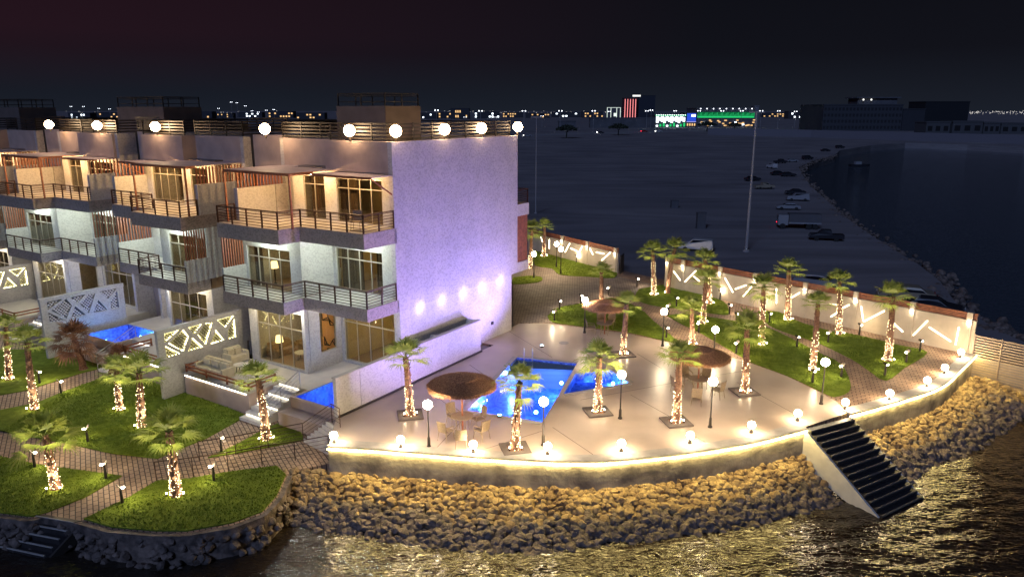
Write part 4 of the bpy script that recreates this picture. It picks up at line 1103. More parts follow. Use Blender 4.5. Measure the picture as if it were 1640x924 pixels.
def palm(n, bx, by, cx, cy, z, size, label, deckp=False, lit=0.6, up=2, dry=False, pw=1.0):
    b = at(bx, by, z); r = random.Random(n * 13 + 1)
    hz_ = zat(cy, b.x, b.y) - z; hz_ = max(1.2, hz_)
    dep = b.y * cP - (z + hz_ - CAMH) * sP
    lx = (cx - 820) * dep / F - b.x
    root = thing('palm_tree', label, 'palm', tuple(b), 0, 'young fan palms')
    N = 15; M_ = 11; vs = []; fs = []
    r0 = 0.17 * size
    ctr = []
    for k in range(N + 1):
        f = k / N; c = Vector((lx * f * f * 0.6 + lx * 0.4 * f, 0.04 * math.sin(f * 4 + n), hz_ * f)); ctr.append(c)
        rr = r0 * (1.12 - 0.42 * f) * (1 + 0.10 * (k % 2)) + (0.05 if k == 0 else 0)
        for i in range(M_):
            a = 2 * math.pi * i / M_; q = rr * (1 + r.uniform(-0.09, 0.14))
            vs.append((c.x + q * math.cos(a), c.y + q * math.sin(a), c.z))
    for k in range(N):
        for i in range(M_): fs.append((k * M_ + i, k * M_ + (i + 1) % M_, (k + 1) * M_ + (i + 1) % M_, (k + 1) * M_ + i))
    m = MB().add(vs, fs)
    for k in range(int(46 * hz_ / 3)):      # old leaf bases sticking out of the bark
        f = r.uniform(0.03, 0.97); a = r.uniform(0, 6.283); c = ctr[0].lerp(ctr[-1], f); i = min(N - 1, int(f * N)); c = ctr[i].lerp(ctr[i + 1], f * N - i)
        rr = r0 * (1.1 - 0.42 * f); o = Vector((math.cos(a), math.sin(a), 0)); s_ = Vector((-o.y, o.x, 0)) * 0.035
        p = c + o * rr; q = c + o * (rr + 0.07) + Vector((0, 0, 0.12))
        m.add([p - s_, p + s_, q + s_ * 0.5, q - s_ * 0.5, p + Vector((0, 0, 0.06))], [(0, 1, 2, 3), (4, 3, 2), (0, 3, 4), (1, 4, 2)])
    m.build('trunk', BARK, root)
    c = bpy.data.objects.new('crown', DRYC if dry else CROWNS[n % 5]); col.objects.link(c); c.parent = root
    c.location = ctr[-1]; c.rotation_euler = (r.uniform(-.12, .12), r.uniform(-.12, .12), r.uniform(0, 6.28)); k = 0.78 * size; k *= r.uniform(0.9, 1.15); c.scale = (k * 1.3, k * 1.3, k * 1.2)
    # young spear of upright leaf bases under the crown
    if lit > 0:
        g = MB(); nbulb = int(90 * hz_ * lit / 2)
        for k in range(nbulb):
            f = lit * (r.random() ** 1.9); a = r.uniform(0, 6.283); i = min(N - 1, int(f * N)); q = ctr[i].lerp(ctr[i + 1], f * N - i)
            rr = r0 * (1.16 - 0.42 * f) + 0.03
            g.octa((q.x + rr * math.cos(a), q.y + rr * math.sin(a), q.z + r.uniform(0, 0.1)), 0.018)
        g.build('string_lights', BULB, root)
    if deckp:
        for q in range(1):
            pl = thing('palm_planter', ' '.join(('square stone surround of the ' + label).split()[:14]), 'planter', tuple(b), 0, 'square palm surrounds in the deck')
            MB().prism([(-.62, -.62), (.62, -.62), (.62, .62), (-.62, .62)], 0.0, 0.07, [[(-.33, -.33), (.33, -.33), (.33, .33), (-.33, .33)]]).build('kerb', DARKP, pl).location = (0, 0, 0)
            MB().box(-.33, .33, -.33, .33, 0.0, 0.03).build('soil', BARK, pl)
            pl.rotation_euler = (0, 0, R(12))
    for i in range(up):
        a = (-2.6 if i == 0 else -0.45) + r.uniform(-.3, .3); d = 0.34 * size
        x = d * math.cos(a); y = d * math.sin(a)
        s = thing('ground_spotlight', ' '.join((('left' if i == 0 else 'right') + ' spike light at ' + label.split(',')[0]).split()[:16]), 'spotlight', (b.x + x, b.y + y, z), 0, 'spike lights at the palm feet')
        MB().tube((0, 0, 0), (0, 0, 0.10), 0.02, 5).lathe([(0.03, 0.08), (0.055, 0.16)], 8).build('body', DARKM, s)
        MB().sphere((0, 0, 0.185), 0.036, 8, 5).build('lens', SPOTM, s)
        lamp('spot_bulb', s, (-x * 0.1, -y * 0.1, 0.25), 5 * pw, (1.0, 0.76, 0.42), 0.04)
        lamp('spot_beam', s, (x * 0.25, y * 0.25, 0.22), 420 * pw * size, (1.0, 0.84, 0.50), 0.04, 'SPOT', aim=(ctr[-1] + Vector((0, 0, 0.1)) - Vector((x * 1.2, y * 1.2, 0.2))), angle=62, blend=0.8)
    return root
PALMS = [
 (657, 665, 650, 572, 'D', 1.0, 'deck palm close to the boundary wall, left of the front parasol', .62),
 (825, 719, 832, 612, 'D', 1.0, 'deck palm standing before the near edge of the large pool', .62),
 (957, 660, 960, 572, 'D', 1.0, 'deck palm in front of the plunge pool', .62),
 (1083, 676, 1088, 572, 'D', 1.0, 'deck palm left of the right hand dining set', .62),
 (1192, 628, 1197, 527, 'D', 1.0, 'deck palm right of the right hand parasol near the lawn', .5),
 (998, 568, 1004, 487, 'D', .95, 'deck palm beside the rear parasol', .4),
 (1047, 473, 1045, 402, 'd', .95, 'lawn palm left of the gateway post pair, the taller left one', .75),
 (1069, 470, 1081, 398, 'd', .95, 'lawn palm close behind the first post of the right wall', .0),
 (963, 496, 963, 436, 'd', .95, 'lawn palm rising behind the rear thatched parasol', .0),
 (1136, 487, 1129, 416, 'd', .95, 'lawn palm against the second bay of the right wall', .7),
 (1125, 518, 1131, 449, 'd', .95, 'lawn palm just in front of another by the lit right wall', .6),
 (1108, 553, 1108, 494, 'd', .9, 'lawn palm behind the right parasol next to the brick path', .3),
 (1219, 553, 1223, 460, 'd', .95, 'lawn palm in the middle of the central lawn', .7),
 (1261, 513, 1263, 433, 'd', 1.05, 'bushy lawn palm at the fourth bay of the right wall', .7),
 (1343, 536, 1344, 450, 'd', .95, 'lawn palm with a windswept crown at the wall beside a parked car', .75),
 (1301, 594, 1310, 487, 'd', .95, 'tall lawn palm near the right tip of the central lawn', .6),
 (1421, 578, 1431, 475, 'd', 1.05, 'lawn palm nearest the right end of the wall', .65),
 (849, 430, 852, 368, 'd', .95, 'palm hugging the rear corner of the violet villa', .5),
 (871, 411, 872, 362, 'd', .9, 'palm at the left end of the rear wall', .4),
 (15, 608, 10, 522, 'G', .95, 'garden palm at the left edge above the upper path', .6),
 (55, 656, 44, 548, 'G', 1.0, 'garden palm between the upper path and the middle lawn, far left', .5),
 (90, 783, 72, 695, 'G', 1.05, 'garden palm with a bushy head on the lower left lawn', .75),
 (193, 657, 186, 592, 'G', .9, 'garden palm half hidden behind the bushy yellow green one', .8),
 (229, 683, 222, 597, 'G', 1.1, 'bushy yellow green garden palm at the corner of the lattice wall', .75),
 (283, 793, 270, 690, 'G', 1.1, 'garden palm on the lowest lawn beside the handrail', .8),
 (427, 704, 413, 606, 'G', 1.1, 'garden palm at the foot of the lit garden stair', .75)]
for n, (bx, by, cx, cy, k, size, lab, lit) in enumerate(PALMS):
    palm(n, bx, by, cx, cy, GARD if k == 'G' else DECK, size, lab, deckp=(k == 'D'), lit=lit, up=2 if k != 'd' or n not in (7, 8, 17) else 1, pw=1.0)
palm(40, 134, 592, 118, 541, GARD, 1.15, 'dry brown wilted palm, its fronds hanging before the long pool', lit=0, up=0, dry=True)
palm(41, 178, 600, 190, 574, GARD, 0.9, 'short dry palm, leaning right next to the brown wilted one', lit=0, up=0, dry=True)

# ------------------------------------------------------------------ lamps
def post_lamp(px, py, gx, gy, lab, z=DECK):
    b = at(px, py, z); h = zat(gy, b.x, b.y) - z
    t = thing('lamp_post', lab, 'lamp post', tuple(b), 0, 'globe lamp posts')
    MB().lathe([(0.11, 0.0), (0.11, 0.05), (0.075, 0.10), (0.065, 0.45), (0.04, 0.52), (0.033, h - 0.30), (0.055, h - 0.26), (0.075, h - 0.19)], 10).build('post', DARKM, t)
    MB().sphere((0, 0, h), 0.205, 16, 10).build('globe', GLOBE, t, smooth=True)
for a in ((687, 716, 684, 648, 'globe lamp post left of the front parasol'), (870, 713, 873, 643, 'globe lamp post in front of the large pool'),
          (993, 670, 996, 600, 'globe lamp post at the tip of the plunge pool'), (1137, 684, 1142, 611, 'globe lamp post in front of the right hand dining set'),
          (1315, 647, 1324, 580, 'tall globe lamp post nearest the sea steps'), (1143, 568, 1146, 528, 'globe lamp post between right parasol and lawn'),
          (1061, 554, 1065, 499, 'globe lamp post where deck meets the brick path'), (936, 533, 936, 481, 'globe lamp post left of the rear parasol'),
          (855, 445, 856, 407, 'globe lamp post beside the rear corner of the violet villa'), (891, 428, 892, 391, 'farther of two close lamp posts on the rear lawn'),
          (898, 439, 898, 399, 'nearer of two close lamp posts on the rear lawn')):
    post_lamp(*a)
GL = [(535, 709, 'end of the wall next to the garden ramp'), (642, 716, 'wall before the front left lamp post'), (758, 724, 'wall before the front dining set'), (877, 727, 'wall at its lowest bend before the pool'),
      (995, 722, 'wall in line with the plunge pool'), (1105, 709, 'wall before the deck palm'), (1203, 692, 'wall before the right dining set'), (1277, 673, 'wall just left of the big steps'),
      (1353, 655, 'right side of the big steps'), (1424, 640, 'first bend right of the steps'), (1484, 619, 'tip of the paved corner'), (1512, 598, 'right path end'), (1538, 573, 'farthest right corner by the slatted gate')]
for px, py, lab in GL:
    b = at(px, py, DECK + 0.05)
    t = thing('pedestal_globe_lamp', 'low globe lamp on the ' + lab if 'wall' in lab else 'low globe lamp at the ' + lab, 'lamp', tuple(b), 0, 'low globe lamps along the sea wall')
    MB().lathe([(0.10, 0.0), (0.09, 0.03), (0.045, 0.10), (0.05, 0.17), (0.085, 0.22)], 10).build('base', DARKM, t)
    MB().sphere((0, 0, 0.37), 0.175, 14, 9).build('globe', GLOBES, t, smooth=True)
def bollard(px, py, lab, z=DECK, h=0.62, flip=1, pw=34):
    b = at(px, py, z)
    t = thing('bollard_light', lab, 'bollard light', tuple(b), R(20) if flip > 0 else R(200), 'path bollard lights')
    MB().lathe([(0.065, 0.0), (0.06, h * 0.5), (0.045, h)], 8).build('post', DARKM, t)
    m = MB(); # tilted round reflector
    c = Vector((-0.07, 0, h + 0.13)); nrm = Vector((-0.75, -0.2, -0.62)).normalized(); 
    m.tube(c - nrm * 0.012, c + nrm * 0.012, 0.125, 12)
    m.tube((0, 0, h - 0.02), c, 0.02, 5)
    m.build('reflector', DARKM, t)
    MB().sphere((0.10, 0, h + 0.04), 0.072, 10, 6, 0.6).build('lamp_head', SPOTM, t)
    lamp('bollard_bulb', t, (0.16, 0, h + 0.14), pw, (1.0, 0.80, 0.50), 0.06)
BR = [(888, 514, 'left tip of the first lawn behind the deck'), (896, 496, 'grey drive edge, second from the first lawn tip'), (930, 487, 'top edge of the first lawn near the rear parasol'), (975, 474, 'grey drive behind the rear parasol palm'),
      (1020, 459, 'drive side tip of the gateway lawn'), (1083, 491, 'middle of the gateway lawn'), (1070, 504, 'crossing of brick paths right of the rear palm'), (1153, 480, 'wall side edge of the gateway lawn'),
      (1168, 503, 'right end of the gateway lawn'), (1119, 533, 'left part of the central lawn behind a palm'), (1179, 518, 'path above the central lawn'), (1067, 541, 'brick path beside the deck lamp post'),
      (1179, 566, 'deck side edge of the central lawn'), (1232, 517, 'upper tip of the long wall lawn'), (1276, 556, 'path edge in the middle of the central lawn'), (1326, 549, 'path edge of the long wall lawn'),
      (1376, 536, 'wall side of the long lawn, by the windswept palm'), (1301, 613, 'front of the central lawn by its tall palm'), (1347, 604, 'right rim of the central lawn'), (1219, 498, 'brick strip at the foot of the wall'),
      (1473, 563, 'right wall side corner of the long lawn'), (1451, 581, 'right rim of the long wall lawn'), (1417, 602, 'palm nearest the right end'), (923, 421, 'rear lawn before the rear wall')]
for i, (px, py, lab) in enumerate(BR): bollard(px, py, 'dark bollard light at the ' + lab.replace('crossing of brick paths right', 'brick paths right'), flip=1 if i % 3 else -1)
for i, (px, py, lab) in enumerate([(64, 614, 'upper garden path, beside the far left palm'), (98, 630, 'lower edge of the upper garden path'), (141, 708, 'middle lawn near the paving'), (170, 767, 'corner of the lower left lawn'),
                                   (56, 748, 'behind the bushy palm on the lower left lawn'), (196, 806, 'left tip of the lowest lawn'), (355, 724, 'garden path by the handrail'), (343, 770, 'lowest lawn outside the handrail')]):
    bollard(px, py, 'dark bollard light ' + ('' if lab.startswith('behind') else 'at the ') + lab, GARD, 0.68, flip=-1 if i in (2, 3, 7) else 1, pw=44)

# ------------------------------------------------------------------ thatched parasols, tables, chairs
def parasol(px, py, tx, ty, rad, lab, z=DECK):
    b = at(px, py, z); h = zat(ty, b.x, b.y) - z
    t = thing('thatched_parasol', lab, 'parasol', tuple(b), 0, 'thatched parasols')
    MB().tube((0, 0, 0), (0, 0, h - 0.15), 0.045, 8).build('pole', WOOD, t)
    r = random.Random(int(px)); m = MB()
    n = 64
    tiers = [(0.10, 0.0), (0.42, -0.10), (0.47, -0.16), (0.44, -0.155), (0.95, -0.44), (1.0, -0.56)]
    vs = []; fs = []
    for k, (rr, zz) in enumerate(tiers):
        for i in range(n):
            a = 2 * math.pi * i / n; q = rr * rad * (1 + (r.uniform(-0.035, 0.035) if k in (2, 5) else r.uniform(-.01, .01)))
            vs.append((q * math.cos(a), q * math.sin(a), h + zz * rad * 0.62 + r.uniform(-0.015, 0.015)))
    for k in range(len(tiers) - 1):
        for i in range(n): fs.append((k * n + i, k * n + (i + 1) % n, (k + 1) * n + (i + 1) % n, (k + 1) * n + i))
    fs.append(tuple(range(n))[::-1]); m.add(vs, fs)
    for k in range(2600):                        # loose straw strands lying down the slope
        a = r.uniform(0, 6.283); f = math.sqrt(r.uniform(0.03, 0.98)); tier = 1 if f > 0.45 else 0
        zz = (-0.155 - (f - 0.44) / 0.51 * 0.285) if tier else (-0.02 - 0.13 * f / 0.47)
        c = Vector((f * rad * math.cos(a), f * rad * math.sin(a), h + zz * rad * 0.62 + 0.012))
        o = Vector((math.cos(a + r.uniform(-.15, .15)), math.sin(a + r.uniform(-.15, .15)), -0.33)).normalized(); L = r.uniform(0.10, 0.24); s_ = Vector((-o.y, o.x, 0)) * 0.008
        e_ = c + o * L + Vector((0, 0, r.uniform(0.0, 0.035)))
        m.add([c - s_, c + s_, e_], [(0, 1, 2)])
    for k in range(420):
        a = r.uniform(0, 6.283); c = Vector((rad * 0.99 * math.cos(a), rad * 0.99 * math.sin(a), h - 0.5 * rad * 0.62)); s_ = Vector((-math.sin(a), math.cos(a), 0)) * 0.012
        e_ = c + Vector((math.cos(a) * 0.05, math.sin(a) * 0.05, -r.uniform(0.08, 0.20))); m.add([c - s_, c + s_, e_], [(0, 1, 2)])
    m.build('canopy', THATCH, t)
    return b
def make_table(b, lab, rad=0.52, h=0.78):
    t = thing('round_table', lab, 'table', tuple(b), 0, 'round dining tables')
    MB().lathe([(rad, h - 0.035), (rad, h)], 28).build('tabletop', WICKER, t)
    for k in range(4):
        a = k * math.pi / 2 + 0.5; MB().tube((0.34 * math.cos(a), 0.34 * math.sin(a), 0), (0.30 * math.cos(a), 0.30 * math.sin(a), h - 0.036), 0.02, 6).build('leg', WICKER, t)
def make_chair():
    t = thing('wicker_chair', 'x', 'chair', (0, 0, 0), 0, 'wicker dining chairs')
    MB().box(-0.24, 0.24, -0.24, 0.24, 0.43, 0.475).build('seat', WICKER, t)
    m = MB(); vs = []; n = 8
    for i in range(n + 1):
        x = -0.25 + 0.5 * i / n; y = 0.25 + 0.05 * (1 - (2 * i / n - 1) ** 2)
        for (dy, z) in ((0, 0.47), (0.09, 1.0), (0.12, 1.0), (0.03, 0.47)): vs.append((x, y + dy, z))
    fs = []
    for i in range(n):
        for a, c in ((0, 1), (1, 2), (2, 3), (3, 0)): fs.append((4 * i + a, 4 * i + 4 + a, 4 * i + 4 + c, 4 * i + c))
    fs += [(0, 1, 2, 3), (4 * n + 3, 4 * n + 2, 4 * n + 1, 4 * n)]
    m.add(vs, fs).build('backrest', WICKER, t, recalc=True)
    for sx in (-1, 1):
        MB().tube((sx * 0.25, -0.22, 0.66), (sx * 0.26, 0.26, 0.70), 0.02, 6).tube((sx * 0.25, -0.22, 0.66), (sx * 0.25, -0.23, 0.44), 0.016, 5).build('armrest', WICKER, t)
        MB().tube((sx * 0.22, -0.22, 0.44), (sx * 0.25, -0.26, 0), 0.018, 6, 0.014).build('leg', WICKER, t)
        MB().tube((sx * 0.22, 0.24, 0.44), (sx * 0.25, 0.32, 0), 0.018, 6, 0.014).build('leg', WICKER, t)
    return t
chair0 = make_chair(); used = [False]
def chair(px, py, tb, lab):
    b = at(px, py, DECK); d = (tb - b)
    c = chair0 if not used[0] else copy_tree(chair0); used[0] = True
    c.location = b; c.rotation_euler = (0, 0, math.atan2(d.y, d.x) + math.pi / 2); c['label'] = lab
SETS = [
 ((741, 690), (741, 600), 1.62, 'front', 'front thatched parasol between boundary wall and pool', [(715, 704, 'left'), (727, 680, 'rear left'), (766, 684, 'rear right'), (739, 716, 'nearest'), (771, 702, 'right')]),
 ((1117, 628), (1121, 556), 1.60, 'right hand', 'right hand dark thatched parasol near the lawn', [(1085, 630, 'left'), (1099, 614, 'rear left'), (1127, 620, 'rear right'), (1115, 647, 'nearest'), (1148, 637, 'right')]),
 ((968, 535), (964, 480), 1.50, 'rear', 'rear sunlit orange thatched parasol by the first lawn', [(947, 535, 'left'), (978, 524, 'right'), (962, 522, 'rear')])]
for (b, top, rad, nm, lab, chs) in SETS:
    lab = lab.replace('sunlit ', 'warm lit ')
    tb = parasol(*b, *top, rad, lab)
    make_table(tb, 'round wicker table under the %s parasol' % nm)
    for (cx, cy, w_) in chs: chair(cx, cy, tb, '%s wicker chair at the table under the %s parasol' % (w_, nm))
t = thing('floor_hatch', 'small round drain cover on the bare deck behind the pool', 'hatch', tuple(at(903, 549, DECK)))
MB().lathe([(0.32, 0.0), (0.32, 0.012)], 20).build('lid', CONC, t)

# ------------------------------------------------------------------ boundary walls with LED strips and louvred tops
def garden_wall(a, b, posts, strips, lab, ztop_px, z=DECK):
    A = at(*a, z); B_ = at(*b, z); d = (B_ - A); L = d.length; d.normalize(); rz_ = math.atan2(d.y, d.x)
    H_ = zat(ztop_px, A.x, A.y) - z
    t = thing('garden_wall', lab, 'wall', tuple(A), rz_, 'white garden walls with light strips')
    hw = H_ - 0.42
    MB().box(0, L, -0.0, 0.2, -0.1, hw).build('wall', CREAMW, t)
    inv = Matrix.Rotation(-rz_, 4, 'Z')
    def onwall(px, py):   # where a sight line meets the wall face
        aa = (px - 820) / F; bb = -(py - 462) / F; dr = Vector((aa, bb * sP + cP, bb * cP - sP)); n = Vector((-d.y, d.x, 0))
        tt = (A - Vector((0, 0, CAMH))).dot(n) / dr.dot(n); p = Vector((0, 0, CAMH)) + dr * tt; q = inv @ (p - A); return q.x, q.z
    xs = []
    for px, py in posts:
        x, _ = onwall(px, py); x = min(max(x, 0.12), L - 0.12); xs.append(x)
        o = MB().box(x - 0.16, x + 0.16, -0.07, 0.27, -0.1, H_ + 0.05).build('post', CREAMW, t)
        MB().box(x - 0.06, x + 0.06, -0.10, -0.073, hw - 0.08, hw - 0.02).build('wall_light', DOWN, o)
        lamp('wall_light_bulb', o, (x, -0.20, hw - 0.20), 8, (1.0, 0.86, 0.60), 0.03)
    m = MB(); xs = sorted([0.0] + xs + [L])
    for k in range(4): m.box(0, L, 0.07, 0.12, hw + 0.03 + k * 0.10, hw + 0.10 + k * 0.10)
    m.box(0, L, 0.05, 0.15, H_ - 0.02, H_ + 0.02)
    m.build('louvre_rail', WOOD, t)
    for (x0, y0, x1, y1) in strips:
        p = onwall(x0, y0); q = onwall(x1, y1)
        MB().bar((p[0], -0.018, p[1]), (q[0], -0.018, q[1]), 0.03, 0.045).build('light_strip', LEDS, t)
    return t
def Z3(x, y): return (800 + x / 3.905, 340 + y / 3.905)
def Z4(x, y): return (1140 + x / 3.905, 360 + y / 3.905)
st = [(1090, 370, 1135, 430), (1160, 435, 1230, 365), (1215, 400, 1250, 430), (1410, 410, 1460, 500), (1475, 480, 1545, 455), (1525, 525, 1590, 450)]
S2 = [(*Z3(a, b), *Z3(c, d)) for a, b, c, d in st] + [(*Z4(a, b), *Z4(c, d)) for a, b, c, d in
     [(405, 400, 405, 490), (500, 455, 550, 425), (740, 495, 780, 500), (745, 575, 785, 550), (820, 520, 860, 500), (935, 510, 948, 600), (950, 605, 1080, 538), (1125, 605, 1195, 668), (1260, 690, 1350, 600), (1360, 640, 1495, 728), (1545, 640, 1525, 750)]]
garden_wall((1064, 459), (1556, 568), [(1068, 440), (1093, 445), (1152, 455), (1208, 460), (1288, 480), (1368, 500), (1458, 520), (1549, 540)], S2, 'long white garden wall with zigzag light strips on the right', 412)
st = [(312, 170, 312, 228), (410, 250, 440, 195), (445, 225, 490, 245), (495, 255, 520, 212), (565, 225, 585, 265), (605, 250, 655, 260), (640, 300, 695, 250), (258, 155, 272, 190)]
garden_wall((846, 399), (988, 437), [(900, 400), (940, 410), (985, 420)], [(*Z3(a, b), *Z3(c, d)) for a, b, c, d in st], 'shorter white garden wall with light strips behind the violet villa', 366)
# dark gate leaf folded at the opening
A = at(993, 440, DECK)
t = thing('entrance_gate', 'dark metal gate leaf standing open at the end of the rear wall', 'gate', tuple(A), R(70))
m = MB()
for x in (0, 0.75, 1.5): m.box(x - 0.03, x + 0.03, -0.03, 0.03, 0, 1.75)
for z in (0.1, 0.9, 1.7): m.box(0.03, 1.47, -0.02, 0.02, z, z + 0.06)
m.build('frame', DARKM, t); MB().box(0.03, 1.47, -0.008, 0.008, 0.16, 1.7).build('panel', DARKM, t)

# slatted fence at the right edge
A = WE + WD * 0.12; A.z = -2.1; L = 9.0; rz_ = math.atan2(WD.y, WD.x)
t = thing('slatted_fence', 'brown horizontal slat fence at the right edge above the boulders', 'fence', tuple(A), rz_)
hh = zat(535, A.x, A.y) + 2.1
m = MB()
for k in range(17): m.box(0, L, -0.02, 0.02, hh * (k + 0.1) / 17, hh * (k + 0.72) / 17)
m.build('slats', SLAT, t)
x = 0.04
while x < L:
    MB().box(x - 0.03, x + 0.03, -0.06, -0.022, 0, hh + 0.02).build('post', SLAT, t); x += 1.45

# ------------------------------------------------------------------ ramp railings and deck steps (left)
def pipe_rail(pts, lab, h=0.95, nb=4, z=GARD, name='handrail'):
    P = [at(x, y, zz) for x, y, zz in pts]; o = P[0]
    t = thing(name, lab, 'railing', tuple(o), 0, 'thin metal handrails')
    m = MB(); b = MB()
    for p, q in zip(P[:-1], P[1:]):
        p = p - o; q = q - o
        for k in range(nb): hz_ = h * (k + 1) / (nb + 1); b.tube(p + Vector((0, 0, hz_)), q + Vector((0, 0, hz_)), 0.011, 5)
        m.tube(p + Vector((0, 0, h)), q + Vector((0, 0, h)), 0.024, 6)
        L = (q - p).length; n = max(1, round(L / 1.5))
        for i in range(n + 1): r_ = p.lerp(q, i / n); m.tube(r_, r_ + Vector((0, 0, h)), 0.022, 6)
    m.build('frame', RAILM, t); b.build('bars', RAILM, t)
pipe_rail([(251, 771, GARD), (310, 764, GARD), (366, 755, GARD), (420, 745, GARD), (473, 737, GARD), (527, 727, GARD)], 'long thin handrail along the seaward side of the garden path')
pipe_rail([(320, 737, GARD), (378, 728, GARD), (430, 717, GARD), (486, 706, GARD)], 'thin handrail on the lawn side of the garden path')
# steps to the deck
t = thing('deck_steps', 'small flight of white steps from garden path up to the pool deck', 'steps', (0, 0, 0))
bl, br = at(486, 707, GARD), at(524, 727, GARD); tl, tr = at(528, 676, DECK), at(550, 690, DECK)
m = MB()
for k in range(7):
    z = GARD + (DECK - GARD) * (k + 1) / 7; a = bl.lerp(tl, k / 7); b = br.lerp(tr, k / 7); c = br.lerp(tr, (k + 1) / 7); d = bl.lerp(tl, (k + 1) / 7)
    m.prism([tuple(a.xy), tuple(b.xy), tuple(c.xy), tuple(d.xy)], GARD - 0.1, z - 0.006)
m.build('tread', WHITEP, t, recalc=True)
pipe_rail([(486, 707, GARD), (532, 676, DECK), (545, 684, DECK)], 'thin handrail beside the white deck steps')

# ------------------------------------------------------------------ terrace furniture and rooms of the end villa
def sofa(u, v, z, rz_, w, lab, mat=CREAM, L=0.8):
    p = W(u, v, z); t = thing('sofa', lab, 'sofa', tuple(p), ROT + rz_, 'sofas')
    MB().box(-w / 2, w / 2, -L / 2, L / 2, 0.05, 0.42).build('seat', mat, t)
    m = MB().box(-w / 2, w / 2, L / 2 - 0.18, L / 2 + 0.05, 0.425, 0.85); m.build('backrest', mat, t)
    for s_ in (-1, 1): MB().box(s_ * w / 2, s_ * (w / 2 + 0.14), -L / 2, L / 2, 0.05, 0.60).build('armrest', mat, t)
    n = max(2, int(w / 0.6))
    for i in range(n):
        x = -w / 2 + w * (i + 0.5) / n; MB().box(x - w / n * 0.44, x + w / n * 0.44, L / 2 - 0.36, L / 2 - 0.185, 0.43, 0.80).build('cushion', mat, t)
sofa(-5.1, 9.4, DECK, R(-90), 2.2, 'cream outdoor sofa with three cushions behind the timber rail of the terrace')
sofa(-3.0, 10.3, DECK, 0, 1.0, 'cream outdoor armchair beside the lattice screen')
sofa(0.9, 7.6, DECK, R(-90), 2.6, 'long brown sofa inside the lit ground floor room', SOFA)
sofa(-0.6, 9.0, DECK, R(0), 1.5, 'brown two seat sofa by the left side of the lit room', SOFA)
for (u, v, z, rad, lab) in ((-0.6, 7.3, DECK + 0.02, 0.45, 'round table with white top in the lit room'), (-4.0, 8.6, DECK, 0.4, 'low round terrace table between the outdoor seats')):
    t = thing('coffee_table', lab, 'table', tuple(W(u, v, z)), 0)
    MB().lathe([(rad, 0.40), (rad, 0.44)], 20).build('tabletop', WHITEP, t)
    for k in range(3): MB().tube((rad * .7 * math.cos(k * 2.09), rad * .7 * math.sin(k * 2.09), 0), (rad * .6 * math.cos(k * 2.09), rad * .6 * math.sin(k * 2.09), 0.4), 0.02, 5).build('leg', DARKM, t)
def table_lamp(u, v, z, lab, k=1.0):
    t = thing('table_lamp', lab, 'lamp', tuple(W(u, v, z)), 0, 'glowing shaded lamps in the rooms')
    MB().lathe([(0.12, 0), (0.10, 0.03), (0.03, 0.08), (0.05, 0.5), (0.03, 0.9), (0.02, 1.0)], 10).build('stand', DARKM, t)
    MB().lathe([(0.24 * k, 0.95), (0.18 * k, 1.35)], 14).build('shade', SHADE, t)
table_lamp(-1.2, 8.5, DECK + 0.1, 'glowing shaded lamp in the ground floor sitting room')
table_lamp(-0.9, 8.8, F1, 'glowing shaded lamp in the first floor bedroom')
t = thing('bed', 'cream bed with tall headboard in the first floor bedroom', 'bed', tuple(W(1.2, 7.0, F1)), ROT)
MB().box(-1.3, 0.9, -0.9, 0.9, 0.1, 0.55).build('mattress', CREAM, t); MB().box(0.9, 1.05, -1.1, 1.1, 0.05, 1.35).build('headboard', SOFA, t)
for y in (-0.45, 0.45): MB().box(0.45, 0.85, y - 0.33, y + 0.33, 0.552, 0.72).build('pillow', WHITEP, t)
t = thing('bookcase', 'open wooden shelf unit in the first floor room', 'shelf', tuple(W(3.9, 2.3, F1)), ROT)
MB().box(0, 0.35, -0.5, -0.46, 0, 2.1).box(0, 0.35, 0.46, 0.5, 0, 2.1).build('side_panel', WOOD, t)
for k in range(5): MB().box(0, 0.35, -0.46, 0.46, 0.1 + k * 0.48, 0.14 + k * 0.48).build('shelf', WOOD, t)
def dining_chair(u, v, z, rz_, lab):
    c = copy_tree(chair0); c.location = W(u, v, z); c.rotation_euler = (0, 0, ROT + rz_); c['label'] = lab; c['group'] = 'chairs of the end villa'
dining_chair(1.3, 2.2, F1, R(60), 'wooden chair behind the first floor window, in the bright gap between curtains')
dining_chair(-1.5, 1.3, F2, R(-60), 'chair on the top balcony next to the violet wall')
# carved screens hanging in the ground floor windows
t = thing('carved_panel', 'amber panel with branching dark pattern seen through the narrow ground floor window', 'panel', tuple(W(0.6, 5.9, DECK)), ROT)
MB().box(0, 0.05, -0.8, 0.8, 0.3, 3.4).build('panel', pbr('amber_panel', (0.75, 0.40, 0.18), 0.6), t)
m = MB(); r = random.Random(5)
pts = [(r.uniform(-0.8, 0.8), r.uniform(0.4, 3.3)) for _ in range(26)]
for i, p in enumerate(pts):
    for q in sorted(pts, key=lambda q: (q[0] - p[0]) ** 2 + (q[1] - p[1]) ** 2)[1:4]: m.bar((-0.03, p[0], p[1]), (-0.03, q[0], q[1]), 0.02, 0.045)
m.build('branch_pattern', DARKM, t)
m = MB()
for k in range(5): m.bar((-1.2 + k * 0.9, 8.6 - k * 0.2, 3.2), (-0.2 + k * 0.9, 6.0, 3.2), 0.05, 0.03)
m.build('ceiling_strip_light', LEDW, E1)
